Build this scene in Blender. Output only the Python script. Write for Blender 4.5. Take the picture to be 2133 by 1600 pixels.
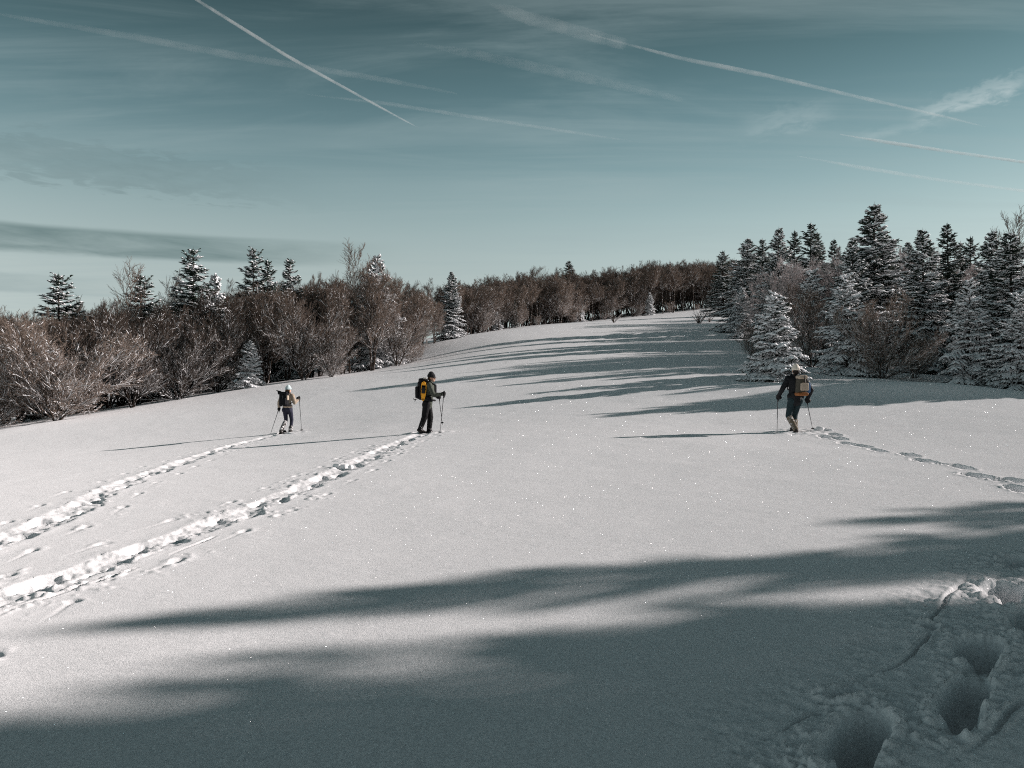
import bpy, bmesh, math, random
import numpy as np
from mathutils import Vector, Matrix

for o in list(bpy.data.objects):
    bpy.data.objects.remove(o, do_unlink=True)
scn = bpy.context.scene
COL = scn.collection
R_ = math.radians
F = 1602.0                      # focal length in photograph pixels
EYE = 1.6

# ------------------------------------------------------------------ camera
cam_d = bpy.data.cameras.new('camera')
cam_d.sensor_width = 36.0
cam_d.lens = 36.0 * F / 2133.0
cam_d.clip_start = 0.05
cam_d.clip_end = 60000
cam = bpy.data.objects.new('camera', cam_d)
cam.location = (0, 0, EYE)
cam.rotation_euler = (R_(90), 0, 0)
COL.objects.link(cam)
scn.camera = cam

# ------------------------------------------------------------------ sun, sky, exposure
SUN_EL = 20.0
SUN_AZ = 13.0                    # degrees the sunlight drifts towards the viewer while it crosses from right to left
ldir = Vector((-math.cos(R_(SUN_EL)) * math.cos(R_(SUN_AZ)), -math.cos(R_(SUN_EL)) * math.sin(R_(SUN_AZ)), -math.sin(R_(SUN_EL))))
sun_d = bpy.data.lights.new('sun', 'SUN')
sun_d.energy = 5.0
sun_d.angle = R_(0.53)
sun_d.color = (1.0, 0.905, 0.870)
sun = bpy.data.objects.new('sun', sun_d)
sun.rotation_euler = ldir.to_track_quat('-Z', 'Y').to_euler()
sun.location = (60, 10, 40)
COL.objects.link(sun)

SKY_STRENGTH = 0.090
scn.view_settings.view_transform = 'Standard'
scn.view_settings.look = 'None'
scn.view_settings.gamma = 1
scn.view_settings.use_curve_mapping = False
scn.cycles.use_denoising = False
scn.cycles.filter_width = 1.1
scn.render.filter_size = 1.1
scn.view_settings.exposure = 0.60

class NT:
    """small helper to write node trees"""
    def __init__(self, tree):
        self.t = tree
        tree.nodes.clear()
    def n(self, typ, **kw):
        nd = self.t.nodes.new(typ)
        ins = kw.pop('ins', {})
        for k, v in kw.items():
            setattr(nd, k, v)
        for k, v in ins.items():
            s = nd.inputs[k]
            if hasattr(v, 'is_output') or isinstance(v, bpy.types.NodeSocket):
                self.t.links.new(v, s)
            else:
                s.default_value = v
        return nd
    def math(self, op, a, b=0.0, c=0.0, clamp=False):
        return self.n('ShaderNodeMath', operation=op, use_clamp=clamp, ins={0: a, 1: b, 2: c}).outputs[0]
    def mix(self, fac, a, b, blend='MIX'):
        m = self.n('ShaderNodeMix', data_type='RGBA', blend_type=blend)
        for i, v in ((0, fac), (6, a), (7, b)):
            if isinstance(v, bpy.types.NodeSocket):
                self.t.links.new(v, m.inputs[i])
            else:
                m.inputs[i].default_value = v if i == 0 else (tuple(v) + (1,))[:4]
        return m.outputs[2]
    def ramp(self, fac, lo, hi, a=0.0, b=1.0, smooth=True):
        m = self.n('ShaderNodeMapRange', interpolation_type='SMOOTHSTEP' if smooth else 'LINEAR', ins={0: fac, 1: lo, 2: hi, 3: a, 4: b})
        return m.outputs[0]
    def noise(self, vec, scale, detail=3, rough=0.5, dist=0.0):
        return self.n('ShaderNodeTexNoise', ins={'Vector': vec, 'Scale': scale, 'Detail': detail, 'Roughness': rough, 'Distortion': dist}).outputs[0]
    def link(self, a, b):
        self.t.links.new(a, b)

world = bpy.data.worlds.new('World')
scn.world = world
world.use_nodes = True
W = NT(world.node_tree)
sky = W.n('ShaderNodeTexSky', sky_type='NISHITA', sun_disc=False, sun_elevation=R_(SUN_EL), sun_rotation=R_(90 - SUN_AZ),
          altitude=1200, air_density=1.0, dust_density=0.7, ozone_density=1.5)
dirv = W.n('ShaderNodeTexCoord').outputs['Generated']
sep = W.n('ShaderNodeSeparateXYZ', ins={0: dirv})
dx, dy, dz = sep.outputs[0], sep.outputs[1], sep.outputs[2]
up = W.math('MAXIMUM', dz, 0.0)
hs = W.n('ShaderNodeHueSaturation', ins={'Hue': 0.5, 'Saturation': W.ramp(up, 0.10, 0.36, 0.06, 0.42), 'Value': 1.0, 'Color': sky.outputs[0]}).outputs[0]
tint = W.mix(W.ramp(up, 0.08, 0.42), hs, W.mix(1.0, hs, (0.72, 1.05, 1.02), 'MULTIPLY'))
tint = W.mix(1.0, tint, (0.92, 1.05, 1.02), 'MULTIPLY')
# photographic contrast of the sky: deep overhead, pale near the horizon
depth = W.math('ADD', W.math('MULTIPLY', W.ramp(up, 0.17, 0.50, 0.735, 0.235), W.ramp(dx, 0.0, 0.62, 1.0, 0.86)), W.ramp(up, 0.43, 0.66, 0.0, -0.17))
base = W.mix(1.0, tint, W.n('ShaderNodeCombineColor', ins={0: depth, 1: depth, 2: depth}).outputs[0], 'MULTIPLY')
# cirrus veil: noise on a plane high overhead, drawn out along the flight direction
den = W.math('ADD', W.math('MAXIMUM', dz, 0.0), 0.06)
cx, cy = W.math('DIVIDE', dx, den), W.math('DIVIDE', dy, den)
plane = W.n('ShaderNodeCombineXYZ', ins={0: cx, 1: cy, 2: 0.0}).outputs[0]
mp = W.n('ShaderNodeMapping', ins={'Vector': plane, 'Rotation': (0, 0, R_(38)), 'Scale': (0.22, 2.0, 1)}).outputs[0]
veil = W.math('MULTIPLY', W.ramp(W.noise(mp, 1.6, 6, 0.6, 0.5), 0.42, 0.68), W.ramp(W.noise(plane, 0.5, 2), 0.36, 0.62))
mp2 = W.n('ShaderNodeMapping', ins={'Vector': plane, 'Rotation': (0, 0, R_(-20)), 'Scale': (0.5, 1.6, 1)}).outputs[0]
veil2 = W.ramp(W.noise(mp2, 1.3, 7, 0.62, 1.0), 0.44, 0.72)
cloud_c = (2.6, 3.3, 3.4)
c1 = W.mix(W.math('MULTIPLY', veil, 0.34), base, cloud_c)
c2 = W.mix(W.math('MULTIPLY', veil2, 0.22), c1, cloud_c)
# low grey stratus bank and ripples by compass direction
az = W.math('ARCTAN2', dx, dy)
el = W.math('ARCSINE', dz)
def bank(col, az0, az1, fade, el_at, slope, half, amount, colour, nscale=8.0, nstretch=6.0, wob=0.012, inner=0.70, outer=1.25):
    v = W.n('ShaderNodeCombineXYZ', ins={0: az, 1: W.math('MULTIPLY', el, nstretch), 2: 0.0}).outputs[0]
    nz = W.math('SUBTRACT', W.noise(v, nscale, 5, 0.6, 0.4), 0.5)
    mid = W.math('ADD', W.math('MULTIPLY', W.math('SUBTRACT', az, az0), slope), el_at)
    d = W.math('ABSOLUTE', W.math('ADD', W.math('SUBTRACT', el, mid), W.math('MULTIPLY', nz, wob)))
    m = W.ramp(d, half * inner, half * outer, 1.0, 0.0)
    m = W.math('MULTIPLY', m, W.ramp(az, az1 - fade, az1, 1.0, 0.0))
    m = W.math('MULTIPLY', m, W.ramp(az, az0 - fade, az0, 0.0, 1.0))
    m = W.math('MULTIPLY', m, W.math('ADD', 0.75, W.math('MULTIPLY', nz, 1.6)), clamp=True)
    return W.mix(W.math('MULTIPLY', m, amount, clamp=True), col, colour)
c3 = bank(c2, -0.75, -0.12, 0.30, 0.158, 0.010, 0.015, 1.0, (1.25, 1.80, 1.82), 8.0, 6.0, 0.008)
c3 = bank(c3, -0.75, -0.38, 0.25, 0.112, -0.01, 0.010, 0.45, (1.7, 2.3, 2.4))
c3 = bank(c3, -0.75, -0.20, 0.25, 0.250, -0.02, 0.022, 0.28, (0.85, 1.25, 1.32), 30.0, 4.0, 0.07)
c3 = bank(c3, 0.505, 0.605, 0.035, 0.303, 0.18, 0.0100, 0.70, (3.5, 4.2, 4.3), 46.0, 2.4, 0.040, 0.0, 1.5)
c3 = bank(c3, 0.325, 0.415, 0.05, 0.312, 0.05, 0.014, 0.30, (3.4, 4.1, 4.2), 40.0, 2.4, 0.050, 0.0, 1.5)
c3 = bank(c3, 0.445, 0.525, 0.04, 0.286, 0.03, 0.0050, 0.30, (3.4, 4.1, 4.2), 40.0, 2.4, 0.018, 0.0, 1.5)
bg = W.n('ShaderNodeBackground', ins={'Color': c3, 'Strength': SKY_STRENGTH})
wo = W.n('ShaderNodeOutputWorld')
W.link(bg.outputs[0], wo.inputs['Surface'])

# ------------------------------------------------------------------ materials
MATS = {}
def mat(name):
    m = bpy.data.materials.new(name)
    m.use_nodes = True
    MATS[name] = m
    return NT(m.node_tree), m

def simple(name, col, rough=0.8, var=0.25, scale=20.0, bump=0.3, bscale=60.0, sheen=0.0, metal=0.0, bdist=0.01):
    t, m = mat(name)
    tc = t.n('ShaderNodeTexCoord').outputs['Object']
    nz = t.noise(tc, scale, 4, 0.6)
    dark = tuple(c * (1 - var) for c in col)
    lite = tuple(min(1, c * (1 + var)) for c in col)
    c = t.mix(nz, dark, lite)
    b = t.n('ShaderNodeBump', ins={'Strength': bump, 'Distance': bdist, 'Height': t.noise(tc, bscale, 3)}).outputs[0]
    p = t.n('ShaderNodeBsdfPrincipled', ins={'Base Color': c, 'Roughness': rough, 'Metallic': metal, 'Normal': b, 'Sheen Weight': sheen})
    p.inputs['Specular IOR Level'].default_value = 0.12
    o = t.n('ShaderNodeOutputMaterial')
    t.link(p.outputs[0], o.inputs[0])
    return m

# snow field: white diffuse snow with grain, and flat ice crystals that glint in the sun
t, m = mat('snow_field')
pos = t.n('ShaderNodeNewGeometry').outputs['Position']
big = t.noise(pos, 0.35, 3)
grain = t.noise(pos, 55.0, 5, 0.75)
patchy = t.ramp(t.noise(pos, 0.8, 4, 0.6), 0.35, 0.66, 0.35, 1.5)
alb = t.mix(t.ramp(grain, 0.32, 0.68), (0.64, 0.65, 0.665), (0.90, 0.90, 0.91))
alb = t.mix(t.math('MULTIPLY', big, 0.25), alb, (0.80, 0.80, 0.81))
h = t.math('ADD', t.math('MULTIPLY', t.noise(pos, 110.0, 4, 0.75), 0.008), t.math('MULTIPLY', t.noise(t.n('ShaderNodeMapping', ins={'Vector': pos, 'Rotation': (0, 0, 0.5), 'Scale': (1.0, 2.2, 1.0)}).outputs[0], 6.0, 5, 0.6), t.math('MULTIPLY', patchy, 0.011)))
bmp = t.n('ShaderNodeBump', ins={'Strength': 0.55, 'Distance': 1.0, 'Height': h}).outputs[0]
dif = t.n('ShaderNodeBsdfDiffuse', ins={'Color': alb, 'Roughness': 0.4, 'Normal': bmp}).outputs[0]
last = dif
for sc, keep, rg, amt in ((130.0, 0.60, 0.17, 0.45), (50.0, 0.40, 0.15, 0.32), (20.0, 0.30, 0.14, 0.14)):
    vor = t.n('ShaderNodeTexVoronoi', feature='F1', ins={'Vector': pos, 'Scale': sc})
    s3 = t.n('ShaderNodeSeparateColor', ins={0: vor.outputs['Color']})
    nx = t.math('MULTIPLY', t.math('SUBTRACT', s3.outputs[0], 0.5), 3.6)
    ny = t.math('MULTIPLY', t.math('SUBTRACT', s3.outputs[1], 0.5), 3.6)
    nv = t.n('ShaderNodeCombineXYZ', ins={0: nx, 1: ny, 2: 0.75}).outputs[0]
    nn = t.n('ShaderNodeVectorMath', operation='NORMALIZE', ins={0: nv}).outputs[0]
    core = t.math('LESS_THAN', vor.outputs['Distance'], {130.0: 0.20, 50.0: 0.11, 20.0: 0.055}[sc])
    rare = t.math('POWER', t.math('DIVIDE', s3.outputs[2], keep), 7.0)          # few crystals are large and clear
    fac = t.math('MULTIPLY', t.math('MULTIPLY', core, t.math('LESS_THAN', s3.outputs[2], keep)), t.math('MULTIPLY', rare, t.math('MULTIPLY', patchy, amt)))
    gl = t.n('ShaderNodeBsdfGlossy', ins={'Color': t.n('ShaderNodeCombineColor', ins={0: fac, 1: fac, 2: fac}).outputs[0], 'Roughness': rg, 'Normal': nn}).outputs[0]
    ads = t.n('ShaderNodeAddShader')
    t.link(last, ads.inputs[0])
    t.link(gl, ads.inputs[1])
    last = ads.outputs[0]
o = t.n('ShaderNodeOutputMaterial')
t.link(last, o.inputs[0])

simple('snow_load', (0.80, 0.81, 0.83), 0.9, 0.08, 6.0, 0.5, 25.0, bdist=0.04)
simple('needles', (0.022, 0.033, 0.025), 0.8, 0.5, 3.0, 0.2, 40.0)
simple('fir_bark', (0.045, 0.036, 0.030), 0.9, 0.4, 8.0, 0.6, 30.0)

def bark(name, wood, snow_lo, snow_hi, amount, top_amount, rime=0.0, plaster=0.0):
    """bark with snow lying on every surface that looks up, less of it high in the crown"""
    t, m = mat(name)
    geo = t.n('ShaderNodeNewGeometry')
    tc = t.n('ShaderNodeTexCoord').outputs['Object']
    nzc = t.n('ShaderNodeSeparateXYZ', ins={0: geo.outputs['Normal']}).outputs[2]
    hz = t.n('ShaderNodeSeparateXYZ', ins={0: tc}).outputs[2]
    nz = t.noise(tc, 5.0, 4, 0.7)
    f = t.ramp(t.math('ADD', nzc, t.math('MULTIPLY', t.math('SUBTRACT', nz, 0.5), 1.3)), snow_lo, snow_hi)
    am = t.ramp(hz, 2.0, 6.5, amount, top_amount)
    # snow blown against one side of the stems
    blown = t.ramp(t.noise(t.n('ShaderNodeMapping', ins={'Vector': tc, 'Scale': (1, 1, 0.35)}).outputs[0], 9.0, 3, 0.6), 0.56, 0.66)
    f = t.math('MAXIMUM', t.math('MULTIPLY', f, am), t.math('MULTIPLY', blown, plaster))
    f = t.math('ADD', f, rime, clamp=True)
    c = t.mix(t.noise(tc, 2.0, 3), tuple(w * 0.7 for w in wood), tuple(w * 1.3 for w in wood))
    c = t.mix(1.0, c, t.n('ShaderNodeObjectInfo').outputs['Color'], 'MULTIPLY')          # tone per tree; low ones in the left wood paint in shade
    c = t.mix(f, c, (0.80, 0.80, 0.82))
    p = t.n('ShaderNodeBsdfDiffuse', ins={'Color': c, 'Roughness': 0.3})
    o = t.n('ShaderNodeOutputMaterial')
    t.link(p.outputs[0], o.inputs[0])
    return m
bark('beech_bark', (0.075, 0.058, 0.048), 0.35, 0.75, 0.75, 0.25, 0.0, 0.9)
bark('beech_twigs', (0.230, 0.178, 0.146), 0.50, 0.90, 0.45, 0.04)
bark('rimed_twigs', (0.340, 0.245, 0.220), 0.30, 0.8, 0.5, 0.55, 0.24)

# ------------------------------------------------------------------ mesh helpers
def link(ob, parent=None):
    COL.objects.link(ob)
    if parent is not None:
        ob.parent = parent
    return ob

def mesh_np(name, V, quads=None, tris=None, smooth=False, mats=()):
    V = np.ascontiguousarray(V, np.float32)
    nq = 0 if quads is None else len(quads)
    nt = 0 if tris is None else len(tris)
    me = bpy.data.meshes.new(name)
    me.vertices.add(len(V))
    me.vertices.foreach_set('co', V.ravel())
    parts, starts = [], []
    if nq:
        parts.append(np.asarray(quads, np.int32).ravel()); starts.append(np.arange(nq) * 4)
    if nt:
        parts.append(np.asarray(tris, np.int32).ravel()); starts.append(np.arange(nt) * 3 + nq * 4)
    li = np.concatenate(parts)
    me.loops.add(len(li))
    me.loops.foreach_set('vertex_index', li)
    me.polygons.add(nq + nt)
    me.polygons.foreach_set('loop_start', np.concatenate(starts).astype(np.int32))
    if smooth:
        me.polygons.foreach_set('use_smooth', np.ones(nq + nt, bool))
    for mt in mats:
        me.materials.append(MATS[mt])
    me.update(calc_edges=True)
    return me

class Geo:
    """collects numpy geometry"""
    def __init__(self):
        self.v, self.q, self.t, self.n = [], [], [], 0
    def add(self, V, q=None, t=None):
        self.v.append(V.reshape(-1, 3))
        if q is not None: self.q.append(q.reshape(-1, 4) + self.n)
        if t is not None: self.t.append(t.reshape(-1, 3) + self.n)
        self.n += len(self.v[-1])
    def mesh(self, name, mats, smooth=False):
        return mesh_np(name, np.concatenate(self.v), np.concatenate(self.q) if self.q else None,
                       np.concatenate(self.t) if self.t else None, smooth, mats)

def norm(a):
    return a / np.maximum(np.linalg.norm(a, axis=-1, keepdims=True), 1e-9)

def frames(T):
    ref = np.zeros_like(T); ref[..., 2] = 1.0
    par = np.abs(T[..., 2]) > 0.97
    ref[par] = (1, 0, 0)
    u = norm(np.cross(T, ref)); v = np.cross(u, T)
    return u, v

def tubes(g, P, R, sides=4, flat=1.0, phase=0.0):
    """N tapering tubes along polylines P (N,K,3) with radii R (N,K)"""
    N, K, _ = P.shape
    T = np.empty_like(P)
    T[:, 1:-1] = P[:, 2:] - P[:, :-2]; T[:, 0] = P[:, 1] - P[:, 0]; T[:, -1] = P[:, -1] - P[:, -2]
    u, v = frames(norm(T))
    a = np.arange(sides) / sides * 2 * np.pi + phase
    ring = np.cos(a)[None, None, :, None] * u[:, :, None] + flat * np.sin(a)[None, None, :, None] * v[:, :, None]
    V = P[:, :, None] + R[:, :, None, None] * ring
    i = np.arange(N)[:, None, None] * K * sides + np.arange(K - 1)[None, :, None] * sides
    s = np.arange(sides)[None, None, :]; s2 = (s + 1) % sides
    q = np.stack([i + s, i + s + sides, i + s2 + sides, i + s2], -1)
    g.add(V, q=q)

def spikes(g, A, B, r, flat=1.0):
    """N three-sided needles from A to B, base radius r (N,)"""
    N = len(A)
    u, v = frames(norm(B - A))
    a = np.array([-np.pi / 6, np.pi / 2, 7 * np.pi / 6])
    ring = A[:, None] + r[:, None, None] * (np.cos(a)[None, :, None] * u[:, None] + flat * np.sin(a)[None, :, None] * v[:, None])
    V = np.concatenate([ring, B[:, None]], 1)
    b = np.arange(N)[:, None] * 4
    t = np.concatenate([b + np.array([[1, 0, 3]]), b + np.array([[2, 1, 3]]), b + np.array([[0, 2, 3]])], 1)
    g.add(V, t=t)

def vnoise(x, y, seed=0):
    """value noise, 0..1"""
    xi, yi = np.floor(x).astype(np.int64), np.floor(y).astype(np.int64)
    fx, fy = x - xi, y - yi
    fx, fy = fx * fx * (3 - 2 * fx), fy * fy * (3 - 2 * fy)
    def hsh(a, b):
        n = (a * 374761393 + b * 668265263 + seed * 974634211) & 0x7fffffff
        n = ((n ^ (n >> 13)) * 1274126177) & 0x7fffffff
        return ((n ^ (n >> 16)) & 0xffff) / 65535.0
    return (hsh(xi, yi) * (1 - fx) + hsh(xi + 1, yi) * fx) * (1 - fy) + (hsh(xi, yi + 1) * (1 - fx) + hsh(xi + 1, yi + 1) * fx) * fy

def fbm(x, y, seed=0, oct=4):
    s, a, r = 0, 0.5, 0
    for k in range(oct):
        s = s + a * vnoise(x * 2 ** k, y * 2 ** k, seed + k); r += a; a *= 0.5
    return s / r

def sst(x, a, b):
    tt = np.clip((x - a) / (b - a), 0, 1)
    return tt * tt * (3 - 2 * tt)

def tag(o, label=None, cat=None, group=None, kind=None):
    if label: o['label'] = label
    if cat: o['category'] = cat
    if group: o['group'] = group
    if kind: o['kind'] = kind
    return o

# ------------------------------------------------------------------ terrain
def at(px, py, Y):
    return ((px - 1066.5) / F * Y, Y, EYE - (py - 800.0) / F * Y)

ctrl = [at(*p) for p in (
    (1655, 902, 19.3), (885, 904, 21.6), (597, 901, 26.4), (1240, 914, 18.1), (500, 934, 20.4), (200, 939, 24.9),
    (1400, 836, 27), (1900, 830, 26), (2133, 835, 25), (1610, 790, 33), (1900, 792, 34), (2133, 818, 32), (1700, 790, 32),
    (1530, 700, 68), (1530, 662, 95), (1250, 700, 70), (1000, 735, 60),
    (0, 932, 30), (0, 898, 36), (0, 886, 46), (0, 880, 70), (300, 853, 42), (300, 841, 50), (300, 832, 75),
    (600, 802, 48), (600, 792, 56), (600, 785, 82), (780, 773, 56), (780, 766, 68), (780, 755, 90),
    (900, 719, 74), (900, 713, 88), (1000, 694, 88), (1000, 692, 104), (1200, 672, 108), (1200, 670, 130),
    (1510, 641, 130), (1510, 639, 155), (1750, 640, 130), (2100, 740, 55), (2100, 660, 130),
    (-400, 965, 33), (-400, 945, 55), (2600, 835, 30), (-600, 900, 120), (2600, 640, 130))]
for X in (-7, -3.5, 0, 3.5, 7):
    for Y in (-4, 0, 4, 8, 12):
        ctrl.append((X, Y, 0.024 * X + 0.006 * Y))
ctrl += [(25, 4, 0.6), (25, 14, 0.75), (40, 8, 1.1), (-25, 10, -0.9), (0, -30, -0.5), (40, -30, 1.5), (-40, -30, -2)]
CP = np.array(ctrl)
def tps(r2):
    return 0.5 * r2 * np.log(np.maximum(r2, 1e-9))
_n = len(CP)
_d2 = ((CP[:, None, :2] - CP[None, :, :2]) ** 2).sum(-1)
_K = tps(_d2) + np.eye(_n) * 1.5
_P = np.c_[np.ones(_n), CP[:, :2]]
_A = np.block([[_K, _P], [_P.T, np.zeros((3, 3))]])
_w = np.linalg.solve(_A, np.r_[CP[:, 2], 0, 0, 0])

def terrain(x, y):
    x = np.asarray(x, float); y = np.asarray(y, float)
    r = np.hypot(x, y)
    k = np.minimum(1.0, 170.0 / np.maximum(r, 1e-6))
    xs, ys = x * k, y * k
    z = _w[-3] + _w[-2] * xs + _w[-1] * ys
    for i in range(_n):
        z = z + _w[i] * tps((xs - CP[i, 0]) ** 2 + (ys - CP[i, 1]) ** 2)
    f = sst(r, 170, 900)
    z = z * (1 - f) + (-40.0) * f
    # wind drifts in front of the fir grove, and the hollow behind them
    def bumpg(cx, cy, sx, sy, rot, hgt):
        c, s = math.cos(rot), math.sin(rot)
        a = ((x - cx) * c + (y - cy) * s) / sx; b = (-(x - cx) * s + (y - cy) * c) / sy
        return hgt * np.exp(-(a * a + b * b))
    z = z + bumpg(14.5, 27.5, 4.5, 1.5, -0.10, 0.38) + bumpg(21.0, 28.6, 3.0, 1.2, 0.0, -0.25)
    z = z + bumpg(9, 29.5, 3, 1.6, 0.1, 0.12)
    z = z + 0.10 * (fbm(x * 0.12 + 5, y * 0.12, 11, 3) - 0.5) * sst(r, 3, 15)
    z = z + 0.022 * (fbm(x * 0.9, y * 0.9, 3, 3) - 0.5)
    return z

def tz(x, y):
    return float(terrain(np.array([x]), np.array([y]))[0])

da = 0.0018
dense = np.arange(-0.72, 0.72, da)
ang = np.concatenate([np.linspace(-math.pi, -0.74, 36, endpoint=False), dense, np.linspace(0.74, math.pi, 36, endpoint=False)])
rad = np.concatenate([np.geomspace(0.25, 2.3, 36, endpoint=False),
                      2.3 * np.exp(np.arange(0, math.log(30 / 2.3), 0.0036)),
                      30 * np.exp(np.arange(0.0036, math.log(10), 0.012)), np.geomspace(310, 6000, 14)])
AA, RR = np.meshgrid(ang, rad)
GX, GY = RR * np.sin(AA), RR * np.cos(AA)
GX, GY = GX.ravel(), GY.ravel()
GZ = terrain(GX, GY)

def spline(pts, step=0.05):
    pts = np.array(pts, float)
    tt = np.arange(len(pts)); out = []
    for i in range(len(pts) - 1):
        p0, p1, p2, p3 = pts[max(i - 1, 0)], pts[i], pts[i + 1], pts[min(i + 2, len(pts) - 1)]
        n = max(2, int(np.linalg.norm(p2 - p1) / step))
        s = np.linspace(0, 1, n, endpoint=False)[:, None]
        out.append(0.5 * ((2 * p1) + (-p0 + p2) * s + (2 * p0 - 5 * p1 + 4 * p2 - p3) * s ** 2 + (-p0 + 3 * p1 - 3 * p2 + p3) * s ** 3))
    return np.concatenate(out + [pts[-1:]])

def trail_coords(path, reach):
    """indices of vertices near the path, with arc length s and signed side offset u (right positive)"""
    lo, hi = path.min(0) - reach, path.max(0) + reach
    idx = np.where((GX > lo[0]) & (GX < hi[0]) & (GY > lo[1]) & (GY < hi[1]))[0]
    seg = np.r_[0, np.cumsum(np.linalg.norm(np.diff(path, axis=0), axis=1))]
    tang = norm(np.gradient(path, axis=0))
    S = np.empty(len(idx)); U = np.empty(len(idx))
    for a in range(0, len(idx), 20000):
        ii = idx[a:a + 20000]
        ddx = GX[ii][:, None] - path[None, :, 0]; ddy = GY[ii][:, None] - path[None, :, 1]
        j = np.argmin(ddx ** 2 + ddy ** 2, 1)
        r = np.arange(len(ii))
        al = ddx[r, j] * tang[j, 0] + ddy[r, j] * tang[j, 1]
        S[a:a + 20000] = seg[j] + al
        U[a:a + 20000] = ddx[r, j] * tang[j, 1] - ddy[r, j] * tang[j, 0]
    L = seg[-1]
    ok = (np.abs(U) < reach) & (S > -0.3) & (S < L + 0.3)
    return idx[ok], S[ok], U[ok], L

def carve_trail(path, seed, trench=0.13, prints=0.13, half=0.25, step=0.66, rim=0.035, end_fade=0.0):
    idx, S, U, L = trail_coords(path, 1.3)
    x, y = GX[idx], GY[idx]
    n1 = fbm(x * 3.2, y * 3.2, seed, 3) - 0.5
    n2 = fbm(x * 9, y * 9, seed + 9, 3) - 0.5
    n3 = fbm(S * 0.9 + seed, S * 0 + 3.3, seed + 4, 2) - 0.5
    u = U + 0.14 * n1 + 0.10 * n3 + 0.03 * n2
    hw = half * (1 + 0.5 * (fbm(S * 1.4, S * 0 + 9.1, seed + 2, 2) - 0.5))
    dz = -trench * (1 - sst(np.abs(u), 0.0, hw * 1.3))
    for sg in (-1, 1):
        ph = S / (2 * step) + (0.25 if sg > 0 else 0.0) + 0.5 * (sg > 0)
        k = np.floor(ph); fr = (ph - k - 0.5) * 2 * step
        jit = (vnoise(k * 7.13 + 0.5, k * 0 + sg * 3.7, seed + 20) - 0.5)
        e = np.sqrt(((fr + 0.15 * jit) / 0.30) ** 2 + ((u - sg * 0.10 + 0.08 * jit) / 0.12) ** 2)
        dz = np.minimum(dz, -(trench + prints * (0.75 + 0.6 * jit)) * (1 - sst(e + 0.7 * n2 + 0.6 * n1, 0.30, 1.15)))
    edge = np.exp(-((np.abs(u) - hw * 1.25) / (0.09)) ** 2)
    dz = dz + edge * rim * (0.4 + 2.2 * np.maximum(n2 + 0.15, 0) + 1.2 * np.maximum(n1, 0))
    dz = dz + (0.040 * n2 + 0.060 * n1 + 0.024 * (fbm(x * 24, y * 24, seed + 71, 2) - 0.5)) * (np.abs(u) < hw * 1.1)
    # crumbs thrown beside the trench
    out = (np.abs(u) > hw) & (np.abs(u) < 0.9)
    crumbs = np.maximum(fbm(x * 11, y * 11, seed + 31, 2) - 0.58, 0) * sst(fbm(x * 1.1, y * 1.1, seed + 33, 2), 0.5, 0.62)
    dz = dz + out * crumbs * 0.09 * (1 - sst(np.abs(u), 0.4, 0.9))
    # pole baskets: little holes with a drag line, both sides
    for sg in (-1, 1):
        p2 = 1.35
        ph = S / p2 + (0.5 if sg > 0 else 0.0); k = np.floor(ph); fr = (ph - k - 0.5) * p2
        jit = vnoise(k * 5.7 + 0.5, k * 0 + sg * 9.1, seed + 50) - 0.5
        cu = sg * (0.58 + 0.14 * jit)
        e = np.sqrt((fr / 0.10) ** 2 + ((U - cu) / 0.06) ** 2)
        dz = dz - 0.018 * (1 - sst(e + 0.9 * n2, 0.5, 1.1)) + 0.008 * np.exp(-(e - 1.4) ** 2 * 3) * (0.5 + 2 * n2)
        drag = (1 - sst(np.abs(U - cu - 0.03 * fr), 0.010, 0.030)) * sst(fr, -0.6 - 0.3 * jit, -0.2) * (fr < 0)
        dz = dz - 0.007 * drag
    dz = np.minimum(dz, 0.03 + 0.02 * n1)
    f = sst(S, -0.25, 0.1) * (1 - sst(S, L - 0.1, L + 0.25))
    GZ[idx] += dz * f

def carve_prints(prints, seed, rim=0.03, rag=1.0, crisp=False):
    """single deep snowshoe prints: (x, y, length, width, heading, depth)"""
    for i, (cx_, cy_, ln, wd, yaw, dp) in enumerate(prints):
        idx = np.where((np.abs(GX - cx_) < ln * 1.6) & (np.abs(GY - cy_) < ln * 1.6))[0]
        x, y = GX[idx] - cx_, GY[idx] - cy_
        a = x * math.sin(yaw) + y * math.cos(yaw); b = x * math.cos(yaw) - y * math.sin(yaw)
        n1 = fbm(GX[idx] * 7, GY[idx] * 7, seed + i, 3) - 0.5
        n2 = fbm(GX[idx] * 24, GY[idx] * 24, seed + 5 + i, 3) - 0.5
        e = (np.abs(a / (ln / 2)) ** 2.6 + np.abs(b / (wd / 2)) ** 2.6) ** (1 / 2.6) + rag * (0.34 * n1 + 0.18 * n2)
        # the heel end slopes in where the foot slid, the toe wall is steep
        floor = dp * (1.0 - 0.35 * sst(-a / ln, -0.1, 0.55)) + 0.05 * n1 + 0.03 * n2
        soft = 0.88 + 0 * a if crisp else 0.85 - 0.55 * sst(-a / ln, 0.0, 0.5) - 0.35 * sst(-b / wd, 0.1, 0.5)
        e1 = (e - soft) / np.maximum(1.06 - soft, 0.05)
        dz = -floor * (1 - sst(e1, 0.0, 1.0))
        dz = dz + rim * np.exp(-((e - 1.28) / 0.22) ** 2) * (0.5 + 2.4 * np.maximum(n1, -0.2) + 1.5 * n2)
        dz = dz + rag * 0.04 * np.maximum(n2 + 0.05, 0) * (e > 1.05) * (e < 1.9)
        GZ[idx] += dz

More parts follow.
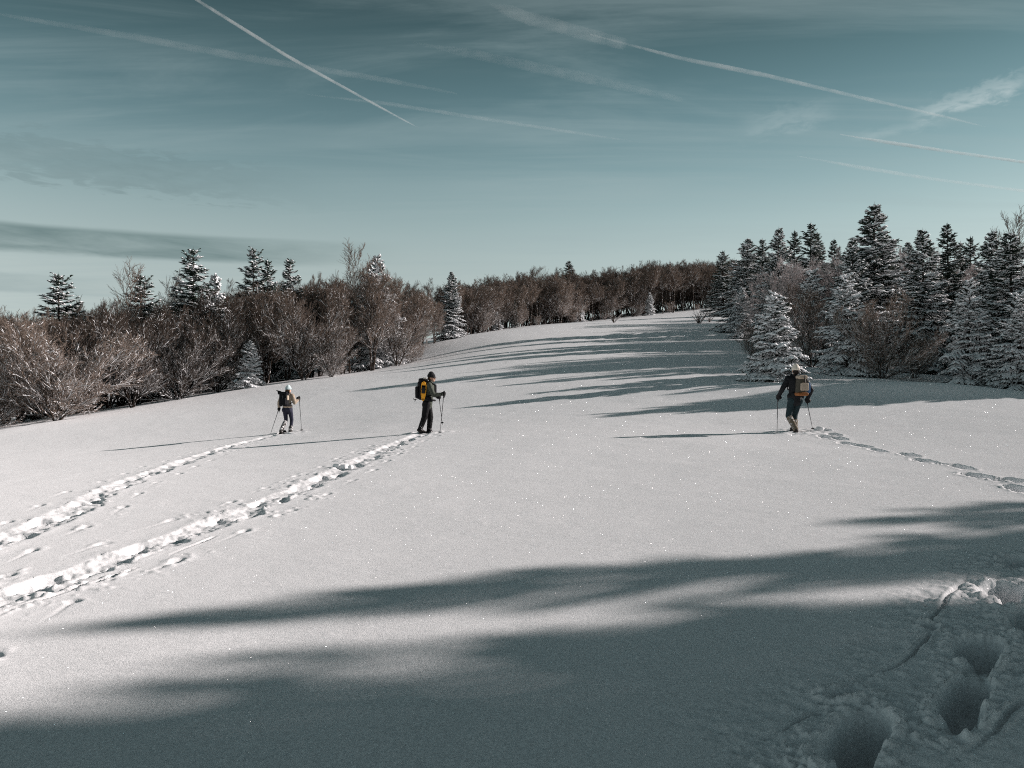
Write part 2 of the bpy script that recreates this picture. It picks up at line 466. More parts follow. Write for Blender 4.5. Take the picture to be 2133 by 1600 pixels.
def carve_line(path, seed, w=0.014, d=0.03):
    idx, S, U, L = trail_coords(path, 0.15)
    f = sst(S, -0.05, 0.15) * (1 - 0.8 * sst(S, L * 0.3, L + 0.05))
    GZ[idx] -= d * f * (1 - sst(np.abs(U + 0.012 * np.sin(S * 9 + seed)), w * 0.4, w * 1.7))
    GZ[idx] += 0.3 * d * f * np.exp(-((np.abs(U) - w * 2.4) / (w)) ** 2)

def ground_at(px, py):
    """where the sight line through a photograph pixel meets the snow"""
    Ys = np.geomspace(2.2, 120, 900)
    X = (px - 1066.5) / F * Ys; Z = EYE - (py - 800) / F * Ys
    k = np.where(terrain(X, Ys) >= Z)[0]
    Y = Ys[k[0]] if len(k) else 60.0
    return ((px - 1066.5) / F * Y, Y)

HIK = {'left': (-7.74, 26.4), 'mid': (-2.42, 21.6), 'right': (7.09, 19.3)}
def path_px(pts):
    return [ground_at(*p) for p in pts]
tr1 = spline(path_px([(-260, 1235), (-100, 1172), (0, 1128), (120, 1080), (230, 1020), (380, 963), (500, 925), (575, 906)]) + [HIK['left']])
tr2 = spline(path_px([(-260, 1390), (-100, 1300), (0, 1250), (200, 1182), (400, 1108), (620, 1022), (760, 957), (850, 915)]) + [HIK['mid']])
carve_trail(tr1, 101, 0.026, 0.050, 0.20, rim=0.006)
carve_trail(tr2, 202, 0.028, 0.054, 0.21, rim=0.006)

def step_prints(pxs, ln, wd, dp):
    out = []
    for i, (px, py) in enumerate(pxs):
        x, y = ground_at(px, py)
        x2, y2 = ground_at(*pxs[min(i + 2, len(pxs) - 1)]); x1, y1 = ground_at(*pxs[max(i - 2, 0)])
        jr = random.Random(i * 7 + 3)
        out.append((x + jr.uniform(-0.05, 0.05), y + jr.uniform(-0.08, 0.08), ln * jr.uniform(0.8, 1.3), wd * jr.uniform(0.8, 1.2), math.atan2(x2 - x1, y2 - y1) + jr.uniform(-0.18, 0.18), dp * jr.uniform(0.75, 1.25)))
        if jr.random() < 0.3:
            out.append((out[-1][0] - 0.45 * math.sin(out[-1][4]), out[-1][1] - 0.45 * math.cos(out[-1][4]), 0.5, 0.12, out[-1][4] + jr.uniform(-0.15, 0.15), 0.05))
    return out
far_prints = step_prints([(2200, 1040), (2220, 1012), (2125, 1021), (2115, 1003), (2035, 990), (2000, 974), (1925, 961), (1884, 948), (1835, 940), (1800, 930), (1765, 924), (1748, 914), (1720, 911), (1735, 906)], 0.62, 0.27, 0.18)
carve_prints(far_prints, 400, 0.014, 0.48, True)
near_prints = []
for (px, py, ln, wd, dp) in ((1785, 1535, 0.62, 0.23, 0.24), (2005, 1452, 0.66, 0.20, 0.22), (2035, 1352, 0.46, 0.25, 0.22), (2150, 1290, 0.66, 0.28, 0.25),
                             (2092, 1232, 0.50, 0.27, 0.22), (2125, 1172, 0.50, 0.26, 0.20), (1590, 1690, 0.6, 0.26, 0.25)):
    x, y = ground_at(px, py)
    near_prints.append((x, y, ln, wd, R_(40), dp))
drags = [(px_ - 0.32 * math.sin(yw) + 0.04, py_ - 0.32 * math.cos(yw) - 0.03, 0.40, 0.15, yw + 0.15, 0.06) for (px_, py_, ln, wd, yw, dp) in near_prints[:5]]
carve_prints(drags, 540, 0.012, 1.1)
carve_prints(near_prints, 500, 0.016, 0.95)
# scuffed snow between the near prints
cx0 = np.array([ground_at(1700, 1560), ground_at(1920, 1440), ground_at(2060, 1290), ground_at(2133, 1180)])
idx, S, U, L = trail_coords(spline(cx0), 0.9)
scuff = (1 - sst(np.abs(U), 0.25, 0.8)) * (fbm(GX[idx] * 16, GY[idx] * 16, 77, 4) - 0.45)
ridge = 0.5 - np.abs(fbm(GX[idx] * 8 + GY[idx] * 3, GY[idx] * 14 - GX[idx] * 5, 79, 4) - 0.5) * 2
GZ[idx] += 0.030 * scuff + 0.045 * (ridge - 0.35) * (1 - sst(np.abs(U), 0.15, 0.75)) * sst(fbm(GX[idx] * 2.2, GY[idx] * 2.2, 80, 2), 0.35, 0.65)
carve_prints([(*ground_at(1760, 1450), 0.25, 0.12, R_(70), 0.05), (*ground_at(1936, 1306), 0.12, 0.10, R_(30), 0.08)], 620, 0.025)
carve_line(spline(path_px([(1940, 1296), (1965, 1255), (2012, 1205)])), 1, 0.013, 0.035)
carve_line(spline(path_px([(1936, 1312), (1925, 1340), (1880, 1375), (1815, 1412)])), 2, 0.012, 0.030)
carve_line(spline(path_px([(2140, 1455), (2090, 1500), (2035, 1552)])), 3, 0.014, 0.035)
carve_line(spline(path_px([(1735, 1480), (1670, 1500), (1600, 1535)])), 4, 0.010, 0.016)
carve_line(spline(path_px([(290, 1183), (180, 1220), (60, 1258), (0, 1285)])), 5, 0.012, 0.03)
carve_line(spline(path_px([(450, 1118), (370, 1150)])), 6, 0.012, 0.03)

# powder kicked up round the hikers' feet
for k, (hx, hy) in HIK.items():
    idx = np.where(np.hypot(GX - hx, GY - hy) < 1.1)[0]
    d = np.hypot(GX[idx] - hx, GY[idx] - hy)
    GZ[idx] += (1 - sst(d, 0.3, 1.0)) * 0.11 * (fbm(GX[idx] * 7, GY[idx] * 7, 88, 3) - 0.35)

nr, nc = len(rad), len(ang)
ii = np.arange(nr - 1)[:, None] * nc; jj = np.arange(nc)[None, :]; j2 = (jj + 1) % nc
quads = np.stack([ii + jj, ii + nc + jj, ii + nc + j2, ii + j2], -1).reshape(-1, 4)[:, ::-1]
V = np.stack([GX, GY, GZ], 1)
ctr = np.array([[0, 0, tz(0, 0)]])
tris = np.stack([np.full(nc, len(V)), np.arange(nc), (np.arange(nc) + 1) % nc], 1)[:, ::-1]
me = mesh_np('snow_field', np.concatenate([V, ctr]), quads, tris, True, ('snow_field',))
snow_field = link(bpy.data.objects.new('snow_field', me))
tag(snow_field, kind='structure')

# ------------------------------------------------------------------ tree kinds (meshes shared by their copies)
def gen_fir(seed, H=9.0, rmax=0.25, nwh=24, per=8, snow=0.7, load=1.0, spire=0.75, low=0.02):
    rng = np.random.default_rng(seed)
    tr, fo, sn = Geo(), Geo(), Geo()
    zz = np.linspace(0, 1, 9)
    P = np.stack([0.03 * H * 0.15 * np.sin(zz * 4 + seed), 0.03 * H * 0.15 * np.cos(zz * 3 + seed), zz * H], 1)[None]
    tubes(tr, P, (0.016 * H * (1 - zz) ** 0.9 + 0.012)[None], 7)
    # whorls, closer together towards the top
    hw = low + (0.965 - low) * (np.linspace(0, 1, nwh) ** 0.92)
    h = np.concatenate([np.repeat(hw, per), rng.uniform(low, 0.62, nwh * 2)])
    h = np.clip(h + rng.normal(0, 0.008, len(h)), 0.012, 0.972)
    N = len(h)
    azm = rng.uniform(0, 2 * np.pi, N)
    lobes = 1 + 0.16 * np.sin(azm * 2 + seed) + 0.12 * np.sin(azm * 3 + h * 14 + seed * 2)
    L = H * (rmax * (1 - h) ** spire * lobes * rng.uniform(0.62, 1.12, N) + 0.008)
    L[rng.random(N) < 0.07] *= 1.22
    elv = np.radians(np.interp(h, [0, 0.35, 0.7, 1.0], [-14, 0, 14, 40]) + rng.normal(0, 6, N))
    K = 6
    tt = np.linspace(0, 1, K)[None, :]
    d = np.stack([np.cos(azm), np.sin(azm), 0 * azm], 1)
    sag = (0.30 * (1 - h) + 0.04)[:, None] * rng.uniform(0.6, 1.3, (N, 1))
    zof = L[:, None] * (np.tan(elv)[:, None] * tt - sag * tt ** 2 + 0.13 * tt ** 3.5)
    base = np.stack([np.interp(h, zz, P[0, :, 0]), np.interp(h, zz, P[0, :, 1]), h * H], 1)
    B = base[:, None] + d[:, None] * (L[:, None, None] * tt[..., None])
    B[..., 2] += zof
    B[..., 2] = np.maximum(B[..., 2], 0.10)
    tubes(tr, B, np.maximum(0.006, 0.020 * (L / H / rmax)[:, None] * (1.15 - tt)), 3)
    # side branchlets
    M = 16
    tm = np.tile(np.linspace(0.10, 1.0, M)[None], (N, 1)) + rng.uniform(-0.03, 0.03, (N, M))
    tm = np.clip(tm, 0.05, 0.99)
    sg = np.where((np.arange(M) % 2)[None] == 0, 1.0, -1.0)
    keep = rng.random((N, M)) < np.clip(0.16 + 1.15 * L / (H * rmax), 0, 1)[:, None]
    fi = tm * (K - 1); i0 = np.minimum(fi.astype(int), K - 2); fr = (fi - i0)[..., None]
    r = np.arange(N)[:, None]
    S0 = B[r, i0] * (1 - fr) + B[r, i0 + 1] * fr
    side = np.stack([-d[:, 1], d[:, 0], 0 * azm], 1)[:, None] * sg[..., None]
    tang = norm(B[r, i0 + 1] - B[r, i0])
    sd = norm(tang * rng.uniform(0.55, 0.9, (N, M, 1)) + side * 0.8 + np.array([0, 0, -0.10]) + rng.normal(0, 0.09, (N, M, 3)))
    ln = (0.40 * L[:, None] * (1 - tm) ** 0.6 + 0.13) * rng.uniform(0.7, 1.2, (N, M))
    ln = np.minimum(np.minimum(ln, 0.95), 0.10 + 0.42 * L[:, None])
    S0, sd, ln, side, tang = S0[keep], sd[keep], ln[keep], side[keep], tang[keep]
    hh = np.repeat(h[:, None], M, 1)[keep]
    n2 = len(S0)
    S1 = S0 + sd * ln[:, None]; S1[:, 2] -= 0.10 * ln
    spikes(fo, S0, S1, rng.uniform(0.030, 0.045, n2))
    # needle sprays on the branchlets and hanging under them
    Q = 7
    tq = np.linspace(0.12, 1.0, Q)[None] + rng.uniform(-0.05, 0.05, (n2, Q))
    A = S0[:, None] + (S1 - S0)[:, None] * tq[..., None]
    perp = norm(np.cross(sd, np.array([0, 0, 1.0])))
    s2 = np.where((np.arange(Q) % 2)[None] == 0, 1.0, -1.0)
    dd = norm(sd[:, None] * rng.uniform(0.5, 1.0, (n2, Q, 1)) + perp[:, None] * s2[..., None] * rng.uniform(0.3, 1.0, (n2, Q, 1)) + np.array([0, 0, -0.22]) + rng.normal(0, 0.20, (n2, Q, 3)))
    l3 = rng.uniform(0.10, 0.24, (n2, Q)) * (0.7 + 0.3 * np.clip(ln / 0.5, 0, 1))[:, None] * np.clip(0.25 + (1 - hh) * 5.5, 0.3, 1)[:, None]
    E = A + dd * l3[..., None]
    spikes(fo, A.reshape(-1, 3), E.reshape(-1, 3), rng.uniform(0.020, 0.036, n2 * Q))
    # bristling leader above the last whorl
    zl = rng.uniform(0.955, 1.0, 46) * H; al = rng.uniform(0, 6.28, 46)
    Al = np.stack([0 * zl + P[0, -1, 0], 0 * zl + P[0, -1, 1], zl], 1); ll = 0.05 + 0.9 * (H - zl) 
    spikes(fo, Al, Al + np.stack([np.cos(al) * ll * 0.7, np.sin(al) * ll * 0.7, ll * 0.35 + 0.04], 1), np.full(46, 0.020))
    spikes(fo, np.array([[P[0, -1, 0], P[0, -1, 1], 0.95 * H]]), np.array([[P[0, -1, 0], P[0, -1, 1], 1.025 * H]]), np.array([0.030]))
    # snow heaped along branchlets
    amount = snow * np.interp(hh, [0, 0.5, 0.8, 1], [1.0, 0.95, 0.75, 0.5])
    patch = vnoise(S0[:, 0] * 1.3 + 50, S0[:, 1] * 1.3 + S0[:, 2] * 1.7 + 50, seed)
    ok = (rng.random(n2) * 0.5 + patch * 0.5) < amount * 0.92
    m = ok.sum(); K2 = 4
    ts = np.array([0.02, 0.35, 0.7, 1.0])[None] * rng.uniform(0.85, 1.05, (m, 1))
    C = S0[ok][:, None] + (S1 - S0)[ok][:, None] * ts[..., None]
    rr = np.array([0.55, 1.0, 0.85, 0.25])[None] * rng.uniform(0.045, 0.095, (m, 1)) * rng.uniform(0.7, 1.3, (m, 4)) * load
    C[..., 2] += 0.030 + 0.35 * rr
    tubes(sn, C, rr, 4, 0.55, 0.4)
    ok2 = (np.repeat(ok[:, None], Q, 1) & (rng.random((n2, Q)) < 0.55 * load)) | (rng.random((n2, Q)) < 0.10 * snow)
    A2, E2 = A[ok2].copy(), E[ok2].copy()
    A2[:, 2] += 0.034; E2[:, 2] += 0.022
    spikes(sn, A2, A2 + (E2 - A2) * 0.9, rng.uniform(0.022, 0.042, len(A2)) * load, 0.7)
    # thicker pillows along the boughs
    okb = rng.random(N) < snow * 0.9
    C = B[okb].copy(); rr = rng.uniform(0.03, 0.075, (okb.sum(), 1)) * rng.uniform(0.6, 1.35, (okb.sum(), K)) * np.array([0.4, 0.8, 1, 1.1, 0.95, 0.35])[None] * load
    C[..., 2] += 0.03 + 0.4 * rr
    tubes(sn, C, rr, 5, 0.6)
    return (tr.mesh('fir_trunk', ['fir_bark']), fo.mesh('fir_crown', ['needles']), sn.mesh('fir_snow', ['snow_load']), H)

def children_of(rng, P, n, t0, t1, ang_lo, ang_hi, len_fac, len_taper, K, curl_up, wig):
    """n child polylines for each parent polyline P (N,Kp,3)"""
    N, Kp, _ = P.shape
    L = np.linalg.norm(np.diff(P, axis=1), axis=2).sum(1)
    t = np.linspace(t0, t1, n)[None] + rng.uniform(-0.5, 0.5, (N, n)) * (t1 - t0) / n
    t = np.clip(t, 0.02, 0.995)
    f = t * (Kp - 1); i0 = np.minimum(f.astype(int), Kp - 2); fr = (f - i0)[..., None]
    r = np.arange(N)[:, None]
    S = P[r, i0] * (1 - fr) + P[r, i0 + 1] * fr
    T = norm(P[r, i0 + 1] - P[r, i0])
    u, v = frames(T)
    az = rng.uniform(0, 2 * np.pi, (N, n)) 
    an = np.radians(rng.uniform(ang_lo, ang_hi, (N, n)))
    D = T * np.cos(an)[..., None] + (u * np.cos(az)[..., None] + v * np.sin(az)[..., None]) * np.sin(an)[..., None]
    ln = L[:, None] * len_fac * (1 - len_taper * t) * rng.uniform(0.6, 1.25, (N, n))
    tt = np.linspace(0, 1, K)
    C = S[:, :, None] + D[:, :, None] * (ln[..., None] * tt)[..., None]
    C[..., 2] += curl_up * ln[..., None] * tt ** 2
    w = rng.normal(0, wig, (N, n, K, 3)) * ln[..., None, None] * tt[:, None]
    C = C + w
    C[..., 2] = np.maximum(C[..., 2], 0.05)
    return C.reshape(N * n, K, 3)

def gen_beech(seed, H=7.0, stems=4, spread=20, first=0.10, br=16, bang=(35, 65), blen=0.50, btaper=0.45, curl=0.25, trunk_r=0.010, twig=0.007, n2=9, n3=7, n4=4, lean=(0, 0), snow=0.75, heavy=1.0, env=None):
    rng = np.random.default_rng(seed)
    tr, tw = Geo(), Geo()
    K = 8
    az = np.arange(stems) / stems * 2 * np.pi + rng.uniform(-0.5, 0.5, stems)
    ln = H * rng.uniform(0.80, 0.98, stems)
    if stems == 1: ln[:] = H * 0.95
    sp = np.radians(rng.uniform(0.25, 1.0, stems) * spread)
    tt = np.linspace(0, 1, K)
    D = np.stack([np.cos(az) * np.sin(sp), np.sin(az) * np.sin(sp), np.cos(sp)], 1)
    P = D[:, None] * (ln[:, None] * tt)[..., None]
    P[..., 2] += 0.05 * ln[:, None] * tt ** 2
    P += np.cumsum(rng.normal(0, 0.012, (stems, K, 3)), 1) * ln[:, None, None] * tt[None, :, None]
    P[..., 0] += lean[0] * tt ** 1.5 * H; P[..., 1] += lean[1] * tt ** 1.5 * H
    P[:, :, :2] += (np.stack([np.cos(az), np.sin(az)], 1) * 0.05 * H * 0.3 * (stems > 1))[:, None]
    tubes(tr, P, np.maximum(0.012, trunk_r * H * (1.05 - tt) ** 0.9)[None] * rng.uniform(0.8, 1.2, (stems, 1)), 7)
    def shape(Q):
        """draw stray twigs in to a rounded crown"""
        if env is None: return Q
        cz = 0.52 * H; rz = 0.47 * H; ra = env * H
        q = Q.copy(); q[..., 0] /= ra; q[..., 1] /= ra; q[..., 2] = (q[..., 2] - cz) / rz
        lump = 1 + 0.17 * np.sin(np.arctan2(q[..., 1], q[..., 0]) * 3 + seed) * np.cos(q[..., 2] * 4 + seed)
        d = np.linalg.norm(q, axis=-1); k = np.where(d > 0.95 * lump, (0.95 * lump + (d - 0.95 * lump) * 0.62) / np.maximum(d, 1e-6), 1.0)
        low = sst(-q[..., 2], 0.3, 0.8)[..., None]
        W_ = q * (k[..., None] * (1 - low) + low * np.where(k > 0.8, 1, 0.8 * 0 + k)[..., None])
        return np.stack([W_[..., 0] * ra, W_[..., 1] * ra, W_[..., 2] * rz + cz], -1)
    B = children_of(rng, P, br, first, 0.98, bang[0], bang[1], blen, btaper, 6, curl, 0.030)
    B = shape(B)
    tb = np.linspace(0, 1, 6)
    Lb = np.linalg.norm(B[:, -1] - B[:, 0], axis=1)
    tubes(tr, B, np.maximum(twig * 1.2, 0.0070 * Lb[:, None] * (1.1 - tb)), 5)
    C = shape(children_of(rng, B, n2, 0.15, 0.98, 14, 42, 0.52, 0.40, 4, 0.06, 0.03))
    Lc = np.linalg.norm(C[:, -1] - C[:, 0], axis=1)
    tubes(tw, C, np.maximum(twig, 0.011 * Lc[:, None] * (1.1 - np.linspace(0, 1, 4))), 3, phase=0.52)
    D3 = children_of(rng, C, n3, 0.12, 0.98, 14, 42, 0.52, 0.35, 3, 0.10, 0.03)
    tubes(tw, D3, np.full((len(D3), 3), twig) * np.array([1.0, 0.8, 0.35]), 3, phase=0.52)
    E = children_of(rng, D3, n4, 0.15, 1.0, 14, 42, 0.70, 0.3, 2, 0.12, 0.0)
    top = float(np.quantile(E[:, 1, 2], 0.9985)) if env else H
    spikes(tw, E[:, 0], E[:, 1], np.full(len(E), twig * 0.85))
    # snow caught along the tops of the boughs and in the forks
    sn = Geo()
    def lay(P, frac, r0, r1, flat=0.8):
        r0, r1 = r0 * heavy, r1 * heavy
        ok = rng.random(len(P)) < frac * np.interp(P[:, 0, 2], [0, 0.55 * H, 0.8 * H], [1.0, 0.75, 0.25])
        Q = P[ok]
        if not len(Q): return
        T = norm(Q[:, -1] - Q[:, 0]); Q = Q[np.abs(T[:, 2]) < 0.93].copy()
        t0 = rng.uniform(0.0, 0.4, (len(Q), 1)); t1 = t0 + rng.uniform(0.30, 0.75, (len(Q), 1)); Kp = Q.shape[1]
        ts = t0 + (t1 - t0) * np.array([[0, 0.35, 0.7, 1.0]])
        f = np.clip(ts, 0, 1) * (Kp - 1); i0 = np.minimum(f.astype(int), Kp - 2); fr = (f - i0)[..., None]; rw = np.arange(len(Q))[:, None]
        S = Q[rw, i0] * (1 - fr) + Q[rw, i0 + 1] * fr
        rad_ = np.array([[0.4, 1.0, 0.9, 0.25]]) * rng.uniform(r0, r1, (len(Q), 1)) * rng.uniform(0.75, 1.25, (len(Q), 4))
        S[..., 2] += 0.010 + 0.5 * rad_
        tubes(sn, S, rad_, 4, flat, 0.785)
    lay(B, 0.9, 0.010, 0.020); lay(B, 0.6, 0.010, 0.020)
    lay(C, snow, 0.011, 0.024); lay(C, snow * 0.7, 0.011, 0.022)
    lay(D3, snow * 0.6, 0.009, 0.018)
    return (tr.mesh('beech_trunk', ['beech_bark']), tw.mesh('beech_crown', ['beech_twigs']), sn.mesh('beech_snow', ['snow_load']), top)

FIR = {
    'tall': gen_fir(1, 9.0, 0.31, 26, 9, 0.80, 1.15, 0.78),
    'plump': gen_fir(2, 5.0, 0.40, 14, 10, 1.0, 1.75, 0.66),
    'slim': gen_fir(3, 9.0, 0.24, 26, 7, 0.62, 0.85, 0.82),
    'broad': gen_fir(4, 8.0, 0.38, 18, 9, 0.95, 1.75, 0.74),
    'bare': gen_fir(5, 9.0, 0.29, 21, 7, 0.60, 0.95, 0.76),
}
BEECH = {
    'fan': gen_beech(11, 6.0, 11, 72, 0.06, 12, (16, 40), 0.46, 0.40, 0.04, 0.0070, 0.0078, 9, 6, 4, snow=0.85, heavy=1.1, env=0.82),
    'bush': gen_beech(12, 7.0, 7, 46, 0.07, 15, (20, 48), 0.46, 0.45, 0.05, 0.0085, 0.0078, 9, 6, 4, snow=0.7, heavy=1.0, env=0.56),
    'round': gen_beech(13, 8.0, 5, 24, 0.14, 20, (26, 60), 0.46, 0.50, 0.08, 0.010, 0.0082, 9, 6, 4, snow=0.6, heavy=1.0, env=0.46),
    'tall': gen_beech(17, 8.0, 4, 13, 0.20, 20, (20, 48), 0.42, 0.45, 0.10, 0.011, 0.0082, 9, 6, 4, snow=0.55, heavy=1.0, env=0.38),
    'forest': gen_beech(14, 8.5, 2, 7, 0.44, 20, (18, 40), 0.34, 0.30, 0.16, 0.015, 0.010, 8, 6, 4, snow=0.5, heavy=1.3, env=0.33),
    'forest_thin': gen_beech(15, 8.5, 1, 4, 0.48, 24, (16, 36), 0.34, 0.30, 0.16, 0.014, 0.010, 8, 6, 4, snow=0.5, heavy=1.3, env=0.28),
    'sparse': gen_beech(16, 8.0, 1, 4, 0.22, 22, (16, 34), 0.34, 0.50, 0.08, 0.007, 0.008, 8, 6, 3, (-0.10, 0.0), snow=0.3),
}
rnd = random.Random(7)

def tree(name, kind, x, y, height, label, cat, group=None, width=1.0, rot=None, rime=False, sink=0.05, laden=True, tone=None):
    a, b, c, H = kind
    root = bpy.data.objects.new(name, None)
    root.empty_display_size = 0.3
    link(root)
    root.location = (x, y, tz(x, y) - sink)
    s = height / H
    root.scale = (s * width, s * width, s)
    root.rotation_euler = (0, 0, rnd.uniform(0, 6.28) if rot is None else rot)
    tag(root, label, cat, group)
    k_ = rnd.uniform(0.45, 1.05) if tone is None else tone
    tk = link(bpy.data.objects.new('trunk', a), root)
    cr = link(bpy.data.objects.new('crown', b), root)
    tk.color = cr.color = (k_, k_, k_, 1)
    if rime:
        cr.material_slots[0].link = 'OBJECT'
        cr.material_slots[0].material = MATS['rimed_twigs']
    if c is not None and laden:
        tag(link(bpy.data.objects.new('snow', c), cr), kind='stuff')
    return root

def tree_px(name, kind, px, py_top, Y, label, cat, group=None, **kw):
    x = (px - 1066.5) / F * Y
    h = EYE + (800 - py_top) / F * Y - tz(x, Y)
    return tree(name, kind, x, Y, max(h, 1.0), label, cat, group, **kw)

# ---- the fir grove on the right
G = 'snowy firs of the grove at the right of the field'
for spec in (
    ('plump', 1612, 612, 32.5, 'short plump fir heaped with snow standing behind the hiker with the tan rucksack', {}),
    ('tall', 1822, 424, 47.0, 'tallest fir of all, its pointed top high above the right grove', {'width': 1.12}),
    ('tall', 1775, 497, 45.0, 'fir standing tight against the left side of the tallest fir', {'width': 0.85}),
    ('broad', 1765, 572, 36.0, 'full fir with drooping snowy boughs between the short plump fir and the front beech', {'width': 0.95}),
    ('broad', 1868, 560, 47.5, 'broad fir tucked in behind the right flank of the tallest fir', {}),
    ('tall', 1922, 478, 42.0, 'fir with a thin bare tip, first to the right of the tallest fir', {'width': 0.95}),
    ('slim', 1974, 465, 52.0, 'far fir rising behind the grove between two rimed beeches', {}),
    ('slim', 2022, 492, 58.0, 'small far fir top poking up beyond the rimed beeches at right', {'width': 0.9}),
    ('slim', 2000, 503, 60.0, 'smallest fir tip in the gap on the right skyline', {'width': 0.8}),
    ('tall', 2066, 480, 41.0, 'tall dark fir beside the right edge, left of its twin', {'width': 0.9}),
    ('tall', 2106, 484, 37.0, 'tall dark fir at the right edge of the picture', {'width': 1.05}),
    ('broad', 2018, 585, 32.5, 'wide low fir with drooping snow laden boughs near the right edge', {'width': 1.0}),
    ('broad', 2125, 610, 30.5, 'low fir cut by the right edge, its boughs bent to the drift', {'width': 0.9}),
    ('tall', 1556, 498, 72.0, 'fir at the left end of the grove, base on the upper field edge', {'width': 1.15}),
    ('slim', 1506, 522, 100.0, 'small dark fir where the grove meets the far beech wood', {'width': 1.25}),
    ('slim', 1587, 497, 68.0, 'narrow fir right behind the left end of the grove', {}),
    ('tall', 1622, 474, 60.0, 'fir rising above the bushy beech, left one of the tall group', {'width': 0.8}),
    ('slim', 1655, 480, 63.0, 'thin fir spire between two fuller firs on the right skyline', {'width': 0.85}),
    ('slim', 1688, 464, 57.0, 'fir with a crooked leaning tip on the right skyline', {'width': 1.0}),
    ('slim', 1706, 490, 58.0, 'lower fir touching the right side of the crooked tipped fir', {'width': 0.9}),
    ('slim', 1738, 498, 62.0, 'short fir peeping over the frosted beeches left of the tallest fir', {'width': 0.9}),
    ('broad', 1545, 600, 66.0, 'half grown snowy fir under the left end of the grove', {'width': 0.9}),
    ('tall', 1890, 505, 62.0, 'far fir half hidden between the tallest fir and its right neighbour', {'width': 0.9}),
):
    k, px, py, Y, lab, kw = spec
    tree_px('fir_tree', FIR[k], px, py, Y, lab, 'fir tree', G, **kw)

GB = 'bare beeches mixed into the right grove'
for px, py, Y, k, rime, w, lab in (
    (1645, 535, 50.0, 'round', True, 1.0, 'warm brown bushy beech behind the short plump fir'),
    (1722, 520, 49.0, 'round', True, 1.05, 'frosted beech filling the gap left of the tallest fir'),
    (1690, 590, 42.0, 'bush', False, 1.0, 'dark bare beech in the shade right of the short plump fir'),
    (1838, 600, 34.5, 'fan', False, 0.80, 'bare beech spreading snowy branches in front of the tallest fir'),
    (1885, 510, 55.0, 'round', True, 1.0, 'pinkish frosted beech right behind the tallest fir'),
    (2012, 545, 53.0, 'round', True, 1.1, 'pinkish frosted beech between the far fir and the twin firs'),
    (1965, 560, 55.0, 'round', True, 1.0, 'frosted beech right of the fir with the thin bare tip'),
    (2128, 470, 48.0, 'sparse', False, 1.0, 'thin leafless beech standing above the right edge firs'),
    (1570, 660, 45.0, 'bush', False, 0.8, 'low dark thicket beech at the left foot of the grove'),
    (1905, 690, 36.0, 'bush', False, 0.8, 'small bare beech in the hollow right of the tallest fir'),
):
    tree_px('beech_tree', BEECH[k], px, py, Y, lab, 'beech tree', GB, rime=rime, width=w)
rr = random.Random(21)
for i in range(26):                                    # the depth of the grove behind
    px = rr.uniform(1560, 2260); Y = rr.uniform(56, 95)
    py = 545 + rr.uniform(-8, 35)
    tree_px('beech_tree', BEECH[rr.choice(['round', 'round', 'bush'])], px, py, Y, 'bare beech in the dense wood behind the right grove', 'beech tree',
            'beeches of the wood behind the right grove', rime=True)
for i in range(10):
    px = rr.uniform(1600, 2240); Y = rr.uniform(44, 66)
    tree_px('fir_tree', FIR[rr.choice(['tall', 'broad'])], px, rr.uniform(560, 620), Y, 'dark fir deep inside the right grove behind the front trees', 'fir tree', 'firs deep inside the right grove')

# ---- trees beyond the right edge: their shadows lie across the snow
GO = 'firs beyond the right edge of the picture'
for (tx, ty, hgt, k, w) in (
    (26.5, 12.0, 10.2, 'tall', 0.70), (27.5, 13.7, 8.4, 'slim', 1.0), (26.0, 9.95, 11.0, 'tall', 0.72), (29.0, 10.2, 11.8, 'slim', 0.85), (30.0, 9.5, 12.6, 'slim', 0.9), (24.0, 7.65, 11.0, 'broad', 0.62), (27.0, 7.6, 12.9, 'broad', 0.70), (30.0, 8.0, 14.0, 'tall', 0.9), (25.0, 6.7, 12.0, 'broad', 0.8),
    (23.0, 5.6, 11.5, 'broad', 0.9), (25.0, 4.2, 12.5, 'tall', 1.1), (23.0, 1.8, 12.5, 'broad', 1.0), (27.0, 0.9, 12.5, 'tall', 1.1),
    (24.2, 29.0, 7.6, 'broad', 0.9), (26.5, 28.9, 7.6, 'broad', 0.8), (28.5, 30.6, 8.6, 'broad', 0.85), (33.5, 32.4, 10.2, 'tall', 0.95), (29.0, 34.0, 8.6, 'tall', 1.0), (30.0, 37.0, 8.0, 'broad', 0.9), (34.0, 40.5, 8.5, 'tall', 1.1), (34.5, 44.5, 6.8, 'broad', 1.0),
    (37.5, 49.0, 6.5, 'tall', 1.1), (40.0, 53.0, 6.5, 'broad', 1.0), (43.0, 58.0, 6.5, 'tall', 1.1), (47.0, 63.0, 6.5, 'broad', 1.0), (51.0, 70.0, 7.0, 'tall', 1.1), (57.0, 78.0, 7.0, 'broad', 1.0)):
    tree('fir_tree', FIR[k], tx, ty, hgt, 'fir beyond the right edge that throws its shadow over the snow', 'fir tree', GO, width=w, rot=tx + ty)

